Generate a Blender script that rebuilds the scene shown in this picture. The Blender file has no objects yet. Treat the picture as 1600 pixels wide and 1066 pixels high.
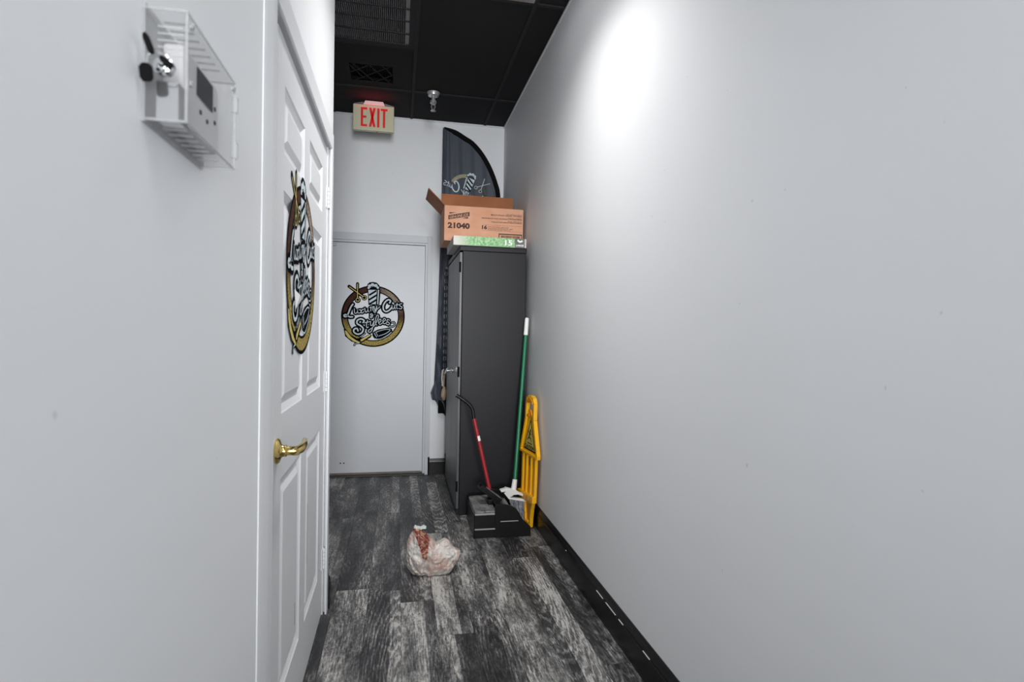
import bpy, bmesh, math, random
from mathutils import Vector, Matrix, noise
random.seed(7)
S = bpy.context.scene
C = S.collection

# ------------------------------------------------------------------ camera, world, exposure
cam_d = bpy.data.cameras.new('camera')
cam = bpy.data.objects.new('camera', cam_d)
C.objects.link(cam)
FW = Vector((0.19866675, 0.97997969, -0.0130896))
RT = Vector((0.9799562, -0.19842563, 0.0176952))
UP = Vector((-0.01474362, 0.01634268, 0.99975774))
cam.matrix_world = Matrix(((RT.x, UP.x, -FW.x, 0), (RT.y, UP.y, -FW.y, 0), (RT.z, UP.z, -FW.z, 1.2524), (0, 0, 0, 1)))
cam_d.sensor_width = 36
cam_d.lens = 879.2 / 1600 * 36
cam_d.clip_start = 0.02
cam_d.dof.use_dof = True
cam_d.dof.focus_distance = 3.4
cam_d.dof.aperture_fstop = 4.6
S.camera = cam
S.view_settings.view_transform = 'Standard'
S.view_settings.look = 'None'
S.view_settings.gamma = 1
S.view_settings.use_curve_mapping = False
S.view_settings.exposure = 0.11

world = bpy.data.worlds.new('world')
S.world = world
world.use_nodes = True
world.node_tree.nodes['Background'].inputs[0].default_value = (0.9, 0.95, 1, 1)
world.node_tree.nodes['Background'].inputs[1].default_value = 0.3
PANEL_POWER = 0.8       # emission strength of every ceiling light diffuser

def area_light(name, loc, rot, sx, sy, power, col, spread):
    d = bpy.data.lights.new(name, 'AREA'); d.shape = 'RECTANGLE'; d.size = sx; d.size_y = sy
    d.energy = power; d.color = col; d.spread = math.radians(spread)
    o = bpy.data.objects.new(name, d); C.objects.link(o); o.location = loc; o.rotation_euler = rot
    return o
# louvred light engines of the two recessed ceiling lights (they throw their light downwards)
PA = area_light('panel_light_a', (0.345, 2.435, 3.092), (math.radians(10), 0, 0), 0.24, 1.24, 25, (1.0, 0.98, 0.955), 116)
PB = area_light('panel_light_b', (0.4085, -0.235, 3.092), (0, 0, 0), 0.56, 1.24, 7.5, (1.0, 0.99, 0.97), 120)
# large fill light, added unseen behind the camera to even out the corridor
SOFT = area_light('added_fill_light', (0.30, -2.6, 1.75), (math.radians(90), 0, 0), 1.1, 2.4, 19.5, (0.97, 0.985, 1.0), 48)

# ------------------------------------------------------------------ material helpers
def srgb(r, g, b):
    f = lambda c: (c / 255 / 12.92) if c / 255 <= 0.04045 else ((c / 255 + 0.055) / 1.055) ** 2.4
    return (f(r), f(g), f(b), 1)

def mat(name, col, rough=0.5, metal=0.0, bump=0.0, bscale=80, var=0.0, vscale=6, spec=0.5, emit=None, estr=0, coat=0):
    m = bpy.data.materials.new(name)
    m.use_nodes = True
    n, l = m.node_tree.nodes, m.node_tree.links
    b = n['Principled BSDF']
    b.inputs['Base Color'].default_value = col
    b.inputs['Roughness'].default_value = rough
    b.inputs['Metallic'].default_value = metal
    b.inputs['Specular IOR Level'].default_value = spec
    b.inputs['Coat Weight'].default_value = coat
    tc = n.new('ShaderNodeTexCoord')
    if var > 0:
        nz = n.new('ShaderNodeTexNoise'); nz.inputs['Scale'].default_value = vscale; nz.inputs['Detail'].default_value = 4
        l.new(tc.outputs['Object'], nz.inputs['Vector'])
        mx = n.new('ShaderNodeMix'); mx.data_type = 'RGBA'
        mx.inputs[6].default_value = tuple(c * (1 - var) for c in col[:3]) + (1,)
        mx.inputs[7].default_value = tuple(min(1, c * (1 + var)) for c in col[:3]) + (1,)
        l.new(nz.outputs['Fac'], mx.inputs[0]); l.new(mx.outputs[2], b.inputs['Base Color'])
    if bump > 0:
        nz = n.new('ShaderNodeTexNoise'); nz.inputs['Scale'].default_value = bscale; nz.inputs['Detail'].default_value = 3
        l.new(tc.outputs['Object'], nz.inputs['Vector'])
        bp = n.new('ShaderNodeBump'); bp.inputs['Strength'].default_value = bump; bp.inputs['Distance'].default_value = 0.002
        l.new(nz.outputs['Fac'], bp.inputs['Height']); l.new(bp.outputs[0], b.inputs['Normal'])
    if emit:
        b.inputs['Emission Color'].default_value = emit
        b.inputs['Emission Strength'].default_value = estr
    return m

def N(m, t, **kw):
    x = m.node_tree.nodes.new(t)
    for k, v in kw.items():
        if k.startswith('i_'):
            x.inputs[k[2:].replace('_', ' ')].default_value = v
        else:
            setattr(x, k, v)
    return x

def math_n(m, op, a, b=0.0, c=None):
    x = m.node_tree.nodes.new('ShaderNodeMath'); x.operation = op
    for i, v in enumerate((a, b, c)):
        if v is None: continue
        if isinstance(v, (int, float)): x.inputs[i].default_value = v
        else: m.node_tree.links.new(v, x.inputs[i])
    return x.outputs[0]

def mixc(m, f, a, b):
    x = m.node_tree.nodes.new('ShaderNodeMix'); x.data_type = 'RGBA'
    L = m.node_tree.links
    if isinstance(f, (int, float)): x.inputs[0].default_value = f
    else: L.new(f, x.inputs[0])
    for i, v in ((6, a), (7, b)):
        if isinstance(v, tuple): x.inputs[i].default_value = v
        else: L.new(v, x.inputs[i])
    return x.outputs[2]

def maprange(m, v, a, b, c=0.0, d=1.0):
    x = m.node_tree.nodes.new('ShaderNodeMapRange')
    m.node_tree.links.new(v, x.inputs[0])
    for i, q in enumerate((a, b, c, d)): x.inputs[i + 1].default_value = q
    return x.outputs[0]

# ------------------------------------------------------------------ mesh helpers
class MB:
    def __init__(s): s.v = []; s.f = []
    def add(s, vs, fs):
        o = len(s.v); s.v += [tuple(p) for p in vs]; s.f += [tuple(i + o for i in f) for f in fs]; return s
    def box(s, a, b):
        x0, y0, z0 = a; x1, y1, z1 = b
        return s.add([(x0,y0,z0),(x1,y0,z0),(x1,y1,z0),(x0,y1,z0),(x0,y0,z1),(x1,y0,z1),(x1,y1,z1),(x0,y1,z1)],
                     [(3,2,1,0),(4,5,6,7),(0,1,5,4),(1,2,6,5),(2,3,7,6),(3,0,4,7)])
    def prism(s, pts, o, u, v, w):
        """polygon pts (a,b) in plane o + a u + b v, extruded by vector w"""
        o, u, v, w = Vector(o), Vector(u), Vector(v), Vector(w)
        n = len(pts)
        vs = [o + u * a + v * b for a, b in pts] + [o + u * a + v * b + w for a, b in pts]
        fs = [tuple(range(n))[::-1], tuple(range(n, 2 * n))] + [(i, (i + 1) % n, n + (i + 1) % n, n + i) for i in range(n)]
        return s.add(vs, fs)
    def tube(s, path, r, seg=12, cap=True, flat=None):
        path = [Vector(p) for p in path]
        rs = r if isinstance(r, (list, tuple)) else [r] * len(path)
        prev = None; vs = []; fs = []
        for i, p in enumerate(path):
            t = (path[min(i + 1, len(path) - 1)] - path[max(i - 1, 0)]).normalized()
            if prev is None:
                a = Vector((0, 0, 1)) if abs(t.z) < 0.9 else Vector((1, 0, 0))
                n1 = t.cross(a).normalized()
            else:
                n1 = (prev - t * prev.dot(t)).normalized()
            prev = n1; n2 = t.cross(n1)
            for k in range(seg):
                an = 2 * math.pi * k / seg
                vs.append(p + (n1 * math.cos(an) + n2 * math.sin(an)) * rs[i])
        for i in range(len(path) - 1):
            for k in range(seg):
                fs.append((i * seg + k, i * seg + (k + 1) % seg, (i + 1) * seg + (k + 1) % seg, (i + 1) * seg + k))
        if cap:
            fs.append(tuple(range(seg))[::-1]); fs.append(tuple(range((len(path) - 1) * seg, len(path) * seg)))
        return s.add(vs, fs)
    def lathe(s, prof, o, ax, seg=24):
        """prof (r, h) along axis ax from o"""
        ax = Vector(ax).normalized(); a = Vector((0, 0, 1)) if abs(ax.z) < 0.9 else Vector((1, 0, 0))
        n1 = ax.cross(a).normalized(); n2 = ax.cross(n1); o = Vector(o); vs = []; fs = []
        for r, h in prof:
            for k in range(seg):
                an = 2 * math.pi * k / seg
                vs.append(o + ax * h + (n1 * math.cos(an) + n2 * math.sin(an)) * r)
        for i in range(len(prof) - 1):
            for k in range(seg):
                fs.append((i * seg + k, i * seg + (k + 1) % seg, (i + 1) * seg + (k + 1) % seg, (i + 1) * seg + k))
        fs.append(tuple(range(seg))[::-1]); fs.append(tuple(range((len(prof) - 1) * seg, len(prof) * seg)))
        return s.add(vs, fs)
    def mesh(s, name):
        me = bpy.data.meshes.new(name); me.from_pydata(s.v, [], s.f); me.update()
        bm = bmesh.new(); bm.from_mesh(me); bmesh.ops.recalc_face_normals(bm, faces=bm.faces); bm.to_mesh(me); bm.free()
        return me

def tag(o, label=None, cat=None, group=None, kind=None):
    if label: o['label'] = label
    if cat: o['category'] = cat
    if group: o['group'] = group
    if kind: o['kind'] = kind
    return o

def put(name, mb, m, parent=None, smooth=False, bevel=0.0, kind=None, label=None, segs=2):
    me = mb.mesh(name) if isinstance(mb, MB) else mb
    if m is not None:
        me.materials.clear(); me.materials.append(m)
    o = bpy.data.objects.new(name, me); C.objects.link(o)
    if parent: 
        o.parent = parent
        o.matrix_parent_inverse = parent.matrix_basis.inverted()
    if smooth:
        for p in me.polygons: p.use_smooth = True
        try: me.set_sharp_from_angle(angle=math.radians(35))
        except Exception: pass
    if bevel > 0:
        b = o.modifiers.new('bevel', 'BEVEL'); b.width = bevel; b.segments = segs; b.limit_method = 'ANGLE'; b.angle_limit = math.radians(40)
    if kind: o['kind'] = kind
    if label: o['label'] = label
    return o

def thing(name, loc, label, cat, group=None):
    o = bpy.data.objects.new(name, None); o.empty_display_size = 0.05; C.objects.link(o); o.location = loc
    return tag(o, label, cat, group)

def text_mesh(body, size, bold=0.0, extrude=0.0002, width=None, align='LEFT', spacing=1.0, shear=0):
    """text in its own XY plane, returned as mesh; scaled to width when given"""
    cu = bpy.data.curves.new('lettering', 'FONT'); cu.body = body; cu.size = size; cu.offset = bold
    cu.extrude = extrude; cu.align_x = align; cu.space_character = spacing; cu.resolution_u = 3; cu.shear = shear
    o = bpy.data.objects.new('lettering', cu); C.objects.link(o)
    bpy.context.view_layer.update()
    me = bpy.data.meshes.new_from_object(o, depsgraph=bpy.context.evaluated_depsgraph_get())
    bpy.data.objects.remove(o)
    if width:
        xs = [v.co.x for v in me.vertices]; w = max(xs) - min(xs); x0 = min(xs)
        for v in me.vertices: v.co.x = (v.co.x - (x0 if align == 'LEFT' else 0)) * width / w
    return me

def put_text(name, body, size, o, u, v, m, parent, **kw):
    """place text so that its x runs along u and y along v from o"""
    me = text_mesh(body, size, **kw)
    o, u, v = Vector(o), Vector(u).normalized(), Vector(v).normalized(); w = u.cross(v)
    for p in me.vertices: p.co = o + u * p.co.x + v * p.co.y + w * p.co.z
    me.update()
    return put(name, me, m, parent)

# ------------------------------------------------------------------ materials
M = {}
def wall_mat():
    m = mat('painted_wall', srgb(232, 234, 237), 0.55)
    b = m.node_tree.nodes['Principled BSDF']; L = m.node_tree.links
    tc = N(m, 'ShaderNodeTexCoord')
    n1 = N(m, 'ShaderNodeTexNoise', i_Scale=1.3, i_Detail=3.0); L.new(tc.outputs['Object'], n1.inputs['Vector'])
    c = mixc(m, n1.outputs['Fac'], srgb(229, 231, 234), srgb(235, 237, 240))
    # small scuff marks, sparse
    n2 = N(m, 'ShaderNodeTexNoise', i_Scale=38.0, i_Detail=2.0); L.new(tc.outputs['Object'], n2.inputs['Vector'])
    f = maprange(m, n2.outputs['Fac'], 0.775, 0.80)
    c = mixc(m, math_n(m, 'MULTIPLY', f, 0.3), c, srgb(150, 145, 138))
    L.new(c, b.inputs['Base Color'])
    n3 = N(m, 'ShaderNodeTexNoise', i_Scale=140.0, i_Detail=2.0); L.new(tc.outputs['Object'], n3.inputs['Vector'])
    bp = N(m, 'ShaderNodeBump', i_Strength=0.12, i_Distance=0.001); L.new(n3.outputs['Fac'], bp.inputs['Height']); L.new(bp.outputs[0], b.inputs['Normal'])
    return m
M['wall'] = wall_mat()
M['door_white'] = mat('white_door_paint', srgb(226, 228, 231), 0.38, bump=0.05, bscale=60)
M['casing'] = mat('white_casing_paint', srgb(224, 226, 229), 0.4)
M['exit_door'] = mat('steel_door_paint', srgb(214, 217, 222), 0.42, var=0.03, vscale=4)
M['frame_grey'] = mat('door_frame_paint', srgb(204, 208, 213), 0.42)
M['base_black'] = mat('black_gloss_paint', srgb(20, 20, 23), 0.3, spec=0.35, bump=0.1, bscale=40)
M['ceil'] = mat('black_ceiling_tile', srgb(38, 38, 40), 0.9, bump=0.3, bscale=220, var=0.12, vscale=3, spec=0.2)
M['grid'] = mat('black_grid_metal', srgb(46, 46, 48), 0.8, spec=0.2)
M['dark'] = mat('dark_void', srgb(8, 8, 9), 0.9)
M['grille'] = mat('grey_grille_metal', srgb(128, 128, 130), 0.5, metal=0.2, var=0.2, vscale=20)
M['steel'] = mat('bright_steel', srgb(205, 206, 208), 0.25, metal=0.9)
M['chrome'] = mat('chrome', srgb(225, 226, 228), 0.1, metal=1.0)
M['brass'] = mat('polished_brass', srgb(214, 190, 120), 0.14, metal=1.0)
M['cabinet'] = mat('black_cabinet_enamel', srgb(28, 28, 32), 0.42, bump=0.08, bscale=25, var=0.1, vscale=3, spec=0.2)
M['black_plastic'] = mat('black_plastic', srgb(15, 15, 16), 0.3, spec=0.3)
M['red_pole'] = mat('red_enamel', srgb(150, 34, 42), 0.35)
M['green_pole'] = mat('green_enamel', srgb(24, 118, 80), 0.33)
M['white_plastic'] = mat('white_plastic', srgb(232, 232, 230), 0.4)
M['yellow'] = mat('yellow_plastic', srgb(240, 180, 22), 0.38)
M['yellow_dark'] = mat('amber_molded_plastic', srgb(222, 142, 20), 0.45)
M['label_cream'] = mat('label_cream', srgb(206, 186, 96), 0.5)
M['ink'] = mat('black_ink', srgb(16, 15, 17), 0.8, spec=0.1)
M['ink_brown'] = mat('box_print_ink', srgb(62, 40, 30), 0.7)
M['ink_soft'] = mat('pale_box_print_ink', srgb(132, 88, 66), 0.7)
M['cream'] = mat('aged_cream_plastic', srgb(212, 208, 178), 0.4, var=0.05)
M['red_letters'] = mat('lit_red_letters', srgb(205, 20, 24), 0.4, emit=srgb(255, 20, 20), estr=0.12)
M['silver_print'] = mat('silver_print', srgb(200, 214, 221), 0.6, var=0.12, vscale=25, spec=0.2)
M['olive_print'] = mat('olive_print', srgb(156, 152, 128), 0.6, var=0.35, vscale=60, spec=0.2)
M['gold_print'] = mat('gold_print', srgb(212, 196, 116), 0.6, spec=0.2, var=0.15, vscale=30)
M['blackout'] = mat('black_vinyl', srgb(14, 15, 18), 0.9, spec=0.03)
M['tan'] = mat('tan_wood', srgb(170, 150, 125), 0.5)
M['diffuser'] = mat('lit_diffuser', (0.9, 0.9, 0.9, 1), 0.4, emit=(1.0, 0.975, 0.95, 1), estr=PANEL_POWER)

def ring_mat():
    m = mat('printed_ring', srgb(120, 90, 60), 0.7, spec=0.1)
    b = m.node_tree.nodes['Principled BSDF']; L = m.node_tree.links
    tc = N(m, 'ShaderNodeTexCoord'); sx = N(m, 'ShaderNodeSeparateXYZ'); L.new(tc.outputs['Generated'], sx.inputs[0])
    n1 = N(m, 'ShaderNodeTexNoise', i_Scale=9.0, i_Detail=3.0); L.new(tc.outputs['Generated'], n1.inputs['Vector'])
    n2 = N(m, 'ShaderNodeTexNoise', i_Scale=70.0, i_Detail=2.0); L.new(tc.outputs['Generated'], n2.inputs['Vector'])
    h = math_n(m, 'ADD', sx.outputs['Y'], math_n(m, 'MULTIPLY', n1.outputs['Fac'], 0.2))
    c = mixc(m, maprange(m, h, 0.38, 0.62), srgb(184, 164, 92), srgb(78, 46, 34))
    c = mixc(m, math_n(m, 'MULTIPLY', maprange(m, sx.outputs['X'], 0.5, 0.75), maprange(m, h, 0.6, 0.85)), c, srgb(166, 150, 132))
    c = mixc(m, math_n(m, 'MULTIPLY', maprange(m, n2.outputs['Fac'], 0.5, 0.56), 0.75), c, srgb(46, 30, 26))
    L.new(c, b.inputs['Base Color'])
    return m
M['ring'] = ring_mat()

def plank_mat():
    m = mat('weathered_vinyl_plank', srgb(80, 80, 80), 0.42)
    b = m.node_tree.nodes['Principled BSDF']; L = m.node_tree.links
    tc = N(m, 'ShaderNodeTexCoord'); oi = N(m, 'ShaderNodeObjectInfo')
    rnd = oi.outputs['Random']
    off = N(m, 'ShaderNodeCombineXYZ')
    L.new(math_n(m, 'MULTIPLY', rnd, 37.0), off.inputs[0]); L.new(math_n(m, 'MULTIPLY', rnd, 91.0), off.inputs[1]); L.new(math_n(m, 'MULTIPLY', rnd, 13.0), off.inputs[2])
    ad = N(m, 'ShaderNodeVectorMath', operation='ADD'); L.new(tc.outputs['Object'], ad.inputs[0]); L.new(off.outputs[0], ad.inputs[1])
    def mp(sx, sy):
        k = N(m, 'ShaderNodeMapping'); k.inputs['Scale'].default_value = (sx, sy, 1); L.new(ad.outputs[0], k.inputs[0]); return k.outputs[0]
    fine = N(m, 'ShaderNodeTexNoise', i_Scale=1.0, i_Detail=8.0, i_Roughness=0.72); L.new(mp(150, 16), fine.inputs['Vector']); fine.inputs['Distortion'].default_value = 0.6
    med = N(m, 'ShaderNodeTexNoise', i_Scale=1.0, i_Detail=7.0, i_Roughness=0.7); L.new(mp(26, 7), med.inputs['Vector']); med.inputs['Distortion'].default_value = 0.4
    blot = N(m, 'ShaderNodeTexNoise', i_Scale=1.0, i_Detail=5.0, i_Roughness=0.6); L.new(mp(8, 1.9), blot.inputs['Vector'])
    sg = N(m, 'ShaderNodeSeparateXYZ'); L.new(tc.outputs['Generated'], sg.inputs[0])
    ra = math_n(m, 'FRACT', math_n(m, 'MULTIPLY', rnd, 29.1)); rb_ = math_n(m, 'FRACT', math_n(m, 'MULTIPLY', rnd, 71.9))
    wx = math_n(m, 'SUBTRACT', sg.outputs['X'], ra); wy = math_n(m, 'MULTIPLY', math_n(m, 'SUBTRACT', sg.outputs['Y'], rb_), 1.25)
    wc = N(m, 'ShaderNodeCombineXYZ'); L.new(wx, wc.inputs[0]); L.new(wy, wc.inputs[1]); L.new(rnd, wc.inputs[2])
    wv = N(m, 'ShaderNodeTexWave', wave_type='RINGS', rings_direction='Z', i_Scale=3.6, i_Distortion=5.5, i_Detail=3.0); wv.inputs['Detail Scale'].default_value = 2.2
    L.new(wc.outputs[0], wv.inputs['Vector'])
    wring = maprange(m, wv.outputs['Fac'], 0.45, 0.95)
    # printed narrow strips inside one plank
    sx = N(m, 'ShaderNodeSeparateXYZ'); L.new(tc.outputs['Generated'], sx.inputs[0])
    r2 = math_n(m, 'FRACT', math_n(m, 'MULTIPLY', rnd, 17.3)); r3 = math_n(m, 'FRACT', math_n(m, 'MULTIPLY', rnd, 53.7))
    wob = math_n(m, 'MULTIPLY', math_n(m, 'SUBTRACT', med.outputs['Fac'], 0.5), 0.12)
    strip = math_n(m, 'GREATER_THAN', math_n(m, 'ADD', sx.outputs['X'], wob), maprange(m, r2, 0, 1, 0.3, 0.75))
    base = math_n(m, 'MULTIPLY', math_n(m, 'SUBTRACT', blot.outputs['Fac'], 0.5), 1.9)
    v = math_n(m, 'ADD', base, 0.55)
    v = math_n(m, 'ADD', v, math_n(m, 'MULTIPLY', math_n(m, 'SUBTRACT', fine.outputs['Fac'], 0.5), 1.5))
    v = math_n(m, 'ADD', v, math_n(m, 'MULTIPLY', math_n(m, 'SUBTRACT', med.outputs['Fac'], 0.5), 1.15))
    v = math_n(m, 'ADD', v, math_n(m, 'MULTIPLY', math_n(m, 'SUBTRACT', wring, 0.5), maprange(m, r3, 0.35, 1, 0.0, 0.30)))
    v = math_n(m, 'ADD', v, math_n(m, 'MULTIPLY', math_n(m, 'SUBTRACT', strip, 0.5), maprange(m, r3, 0, 1, -0.4, 0.4)))
    v = math_n(m, 'ADD', v, maprange(m, rnd, 0, 1, -0.14, 0.14))
    crk = N(m, 'ShaderNodeTexNoise', i_Scale=1.0, i_Detail=5.0, i_Roughness=0.6); L.new(mp(34, 3.2), crk.inputs['Vector']); crk.inputs['Distortion'].default_value = 0.5
    line = maprange(m, math_n(m, 'ABSOLUTE', math_n(m, 'SUBTRACT', crk.outputs['Fac'], 0.5)), 0.0, 0.022, 1.0, 0.0)
    gate = maprange(m, blot.outputs['Fac'], 0.44, 0.56)
    v = math_n(m, 'SUBTRACT', v, math_n(m, 'MULTIPLY', math_n(m, 'MULTIPLY', line, gate), 0.38))
    spk = N(m, 'ShaderNodeTexNoise', i_Scale=1.0, i_Detail=3.0, i_Roughness=0.8); L.new(mp(90, 55), spk.inputs['Vector'])
    v = math_n(m, 'ADD', v, math_n(m, 'MULTIPLY', math_n(m, 'SUBTRACT', spk.outputs['Fac'], 0.5), 0.7))
    cr = N(m, 'ShaderNodeValToRGB'); L.new(v, cr.inputs[0])
    e = cr.color_ramp.elements
    e[0].position = 0.0; e[0].color = srgb(28, 28, 30)
    e[1].position = 1.0; e[1].color = srgb(182, 181, 177)
    for p, c in ((0.28, (50, 50, 52)), (0.5, (84, 84, 85)), (0.72, (124, 123, 121))):
        q = cr.color_ramp.elements.new(p); q.color = srgb(*c)
    L.new(cr.outputs[0], b.inputs['Base Color'])
    bp = N(m, 'ShaderNodeBump', i_Strength=0.25, i_Distance=0.001); L.new(fine.outputs['Fac'], bp.inputs['Height']); L.new(bp.outputs[0], b.inputs['Normal'])
    L.new(maprange(m, med.outputs['Fac'], 0.3, 0.7, 0.36, 0.56), b.inputs['Roughness'])
    return m
M['plank'] = plank_mat()

def cardboard_mat(name, c1, c2):
    m = mat(name, c1, 0.75)
    b = m.node_tree.nodes['Principled BSDF']; L = m.node_tree.links
    tc = N(m, 'ShaderNodeTexCoord')
    n1 = N(m, 'ShaderNodeTexNoise', i_Scale=7.0, i_Detail=4.0); L.new(tc.outputs['Object'], n1.inputs['Vector'])
    n2 = N(m, 'ShaderNodeTexNoise', i_Scale=160.0, i_Detail=3.0); L.new(tc.outputs['Object'], n2.inputs['Vector'])
    c = mixc(m, maprange(m, n1.outputs['Fac'], 0.3, 0.7), c1, c2)
    c = mixc(m, math_n(m, 'MULTIPLY', n2.outputs['Fac'], 0.16), c, srgb(120, 82, 58))
    L.new(c, b.inputs['Base Color'])
    return m
M['carton'] = cardboard_mat('kraft_cardboard', srgb(222, 172, 144), srgb(212, 154, 120))
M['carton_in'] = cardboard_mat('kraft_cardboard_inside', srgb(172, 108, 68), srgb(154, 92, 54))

# ------------------------------------------------------------------ the setting
XR, YF, ZC = 0.907, 4.99, 3.099
XL = -0.300
def struct(name, mb, m, **kw):
    return put(name, mb, m, kind='structure', **kw)

struct('wall_right', MB().box((XR, -3.0, 0), (XR + 0.12, YF + 0.12, ZC + 0.15)), M['wall'])
wf = MB()
DX0, DX1, DZ = -0.69, 0.225, 2.010            # exit door opening
wf.box((-1.42, YF, 0), (DX0 - 0.05, YF + 0.12, ZC + 0.15)); wf.box((DX1 + 0.05, YF, 0), (XR, YF + 0.12, ZC + 0.15))
wf.box((DX0 - 0.05, YF, DZ + 0.05), (DX1 + 0.05, YF + 0.12, ZC + 0.15))
struct('wall_back', wf, M['wall'])
wl = MB()
wl.box((-0.42, -3.0, 0), (XL, 1.44, ZC + 0.15))
wl.box((-0.42, 1.44, 2.05), (XL, 2.60, ZC + 0.15))
wl.box((-0.42, 2.60, 0), (XL, 2.66, ZC + 0.15))
wl.box((-1.42, 2.54, 0), (-0.42, 2.66, ZC + 0.15))
struct('wall_left', wl, M['wall'])
struct('wall_alcove', MB().box((-1.42, 2.66, 0), (-1.30, YF, ZC + 0.15)), M['wall'])
struct('wall_rear', MB().box((XL, -3.12, 0), (XR + 0.12, -3.0, ZC + 0.15)), M['wall'])
# closet side walls seen by nobody keep the closet dark
struct('wall_closet', MB().box((-1.1, 1.30, 0), (-0.42, 1.42, ZC)).box((-1.22, 1.30, 0), (-1.1, 2.54, ZC)), M['wall'])

# floor: sub-floor slab plus single planks
floor = struct('floor', MB().box((-1.42, -3.0, -0.06), (XR, YF, -0.003)), M['dark'])
W = 0.1505
ends = {-9: 3.6, -8: 4.4, -7: 3.0, -6: 4.1, -5: 3.4, -4: 4.6, -3: 3.88, -2: 2.80, -1: 3.96, 0: 2.63, 1: 2.316, 2: 2.50, 3: 3.42, 4: 3.06, 5: 2.005}
PL = 1.2
for k in range(-9, 6):
    x0 = 0.03 + W * k; x1 = x0 + W
    x0 = max(x0, -1.30); x1 = min(x1, XR)
    if x1 - x0 < 0.01: continue
    lo = 2.66 if x1 < XL - 0.01 or x0 < XL - 0.13 else -3.0
    y = ends[k]
    while y > lo: y -= PL
    while y < YF:
        a, b = max(y, lo), min(y + PL, YF)
        if b - a > 0.02:
            g = 0.0005
            zt = random.uniform(-0.0003, 0.0)
            put('plank', MB().box((x0 + g, a + g, -0.003), (x1 - g, b - g, zt)), M['plank'], floor, bevel=0.0003, segs=1)
        y += PL

# ceiling: deck, tiles, grid bars
ceil = struct('ceiling', MB().box((-1.42, -3.0, ZC + 0.10), (XR, YF, ZC + 0.15)), M['dark'])
tx = [-1.30, -0.555, 0.087, 0.730, XR]
BW = 0.012
def tile(x0, x1, y0, y1):
    put('ceiling_tile', MB().box((x0, y0, ZC + 0.006), (x1, y1, ZC + 0.02)), M['ceil'], ceil)
ycs = [-3.0, -2.23, -0.90, 0.43, 1.77, 3.10, 4.43, YF]
for i in range(4):
    a, b = tx[i], tx[i + 1]
    lst = list(ycs)
    if i == 1: lst = sorted(lst + [3.762])
    for j in range(len(lst) - 1):
        y0, y1 = lst[j], lst[j + 1]
        if b <= XL and y1 < 2.8: continue
        light_bay = i == 2 and abs(y0 - 1.77) < 0.01 or i == 2 and abs(y0 + 0.90) < 0.01
        grille_bay = i == 1 and abs(y0 - 3.10) < 0.01
        if light_bay or grille_bay: continue
        if i == 1 and abs(y0 - 3.762) < 0.01:      # tile with the slot vent cut in
            vx0, vx1, vy0, vy1 = -0.363, -0.064, 4.064, 4.336
            mb = MB()
            mb.box((a, y0, ZC + 0.006), (b, vy0, ZC + 0.02)); mb.box((a, vy1, ZC + 0.006), (b, y1, ZC + 0.02))
            mb.box((a, vy0, ZC + 0.006), (vx0, vy1, ZC + 0.02)); mb.box((vx1, vy0, ZC + 0.006), (b, vy1, ZC + 0.02))
            put('ceiling_tile', mb, M['ceil'], ceil)
            continue
        tile(a, b, y0, y1)
def bar(a, b): put('grid_bar', MB().box(a, b), M['grid'], ceil, bevel=0.001, segs=1)
for x in tx[1:4]:
    bar((x - BW, -3.0 if x > XL else 2.66, ZC - 0.001), (x + BW, YF, ZC + 0.008))
for i in range(4):
    a, b = tx[i], tx[i + 1]
    for y in ycs[1:-1] + ([3.762] if i == 1 else []):
        if b <= XL and y < 2.8: continue
        aa = a if (y > 2.66 or i != 1) else XL
        bar((max(aa, a) + BW, y - BW, ZC - 0.001), (b - BW, y + BW, ZC + 0.008))
# white wall angle along right and far walls
struct('trim_1', MB().box((XR - 0.008, -3.0, ZC - 0.012), (XR, YF, ZC - 0.002)), M['casing'])
struct('trim_2', MB().box((-1.30, YF - 0.008, ZC - 0.012), (XR - 0.008, YF, ZC - 0.002)), M['casing'])

# baseboards (moulded profile)
BH = 0.140
prof = [(0, 0), (0.016, 0), (0.016, 0.098), (0.0125, 0.100), (0.0125, 0.106), (0.014, 0.109), (0.011, 0.122), (0.006, 0.132), (0.004, BH), (0, BH)]
struct('baseboard_right', MB().prism(prof, (XR, -3.0, 0), (-1, 0, 0), (0, 0, 1), (0, YF + 3.0, 0)), M['base_black'])
struct('baseboard_back', MB().prism(prof, (0.287, YF, 0), (0, -1, 0), (0, 0, 1), (XR - 0.287 - 0.016, 0, 0)).box((0.272, YF - 0.016, 0), (0.287, YF, 0.155)), M['base_black'])
struct('baseboard_left', MB().prism(prof, (XL, -3.0, 0), (1, 0, 0), (0, 0, 1), (0, 4.35, 0)), M['base_black'])
struct('baseboard_corner', MB().prism(prof, (XL, 2.625, 0), (1, 0, 0), (0, 0, 1), (0, 0.051, 0)).prism(prof, (-1.30, 2.66, 0), (0, 1, 0), (0, 0, 1), (1.0, 0, 0)), M['base_black'])
struct('baseboard_alcove', MB().prism(prof, (-1.30, 2.68, 0), (1, 0, 0), (0, 0, 1), (0, YF - 2.68, 0)), M['base_black'])
CHIPS = ((2.39, 2.31), (2.275, 2.165), (2.13, 2.085), (1.90, 1.845), (2.865, 2.858))
# scuffs where white wall paint shows through the cap groove of the right baseboard
for ya, yb in CHIPS:
    put('paint_chip', MB().box((XR - 0.0155, yb, 0.1012), (XR - 0.0120, ya, 0.1036)), M['white_plastic'],
        bpy.data.objects['baseboard_right'], label='white chip in the black paint')

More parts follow.
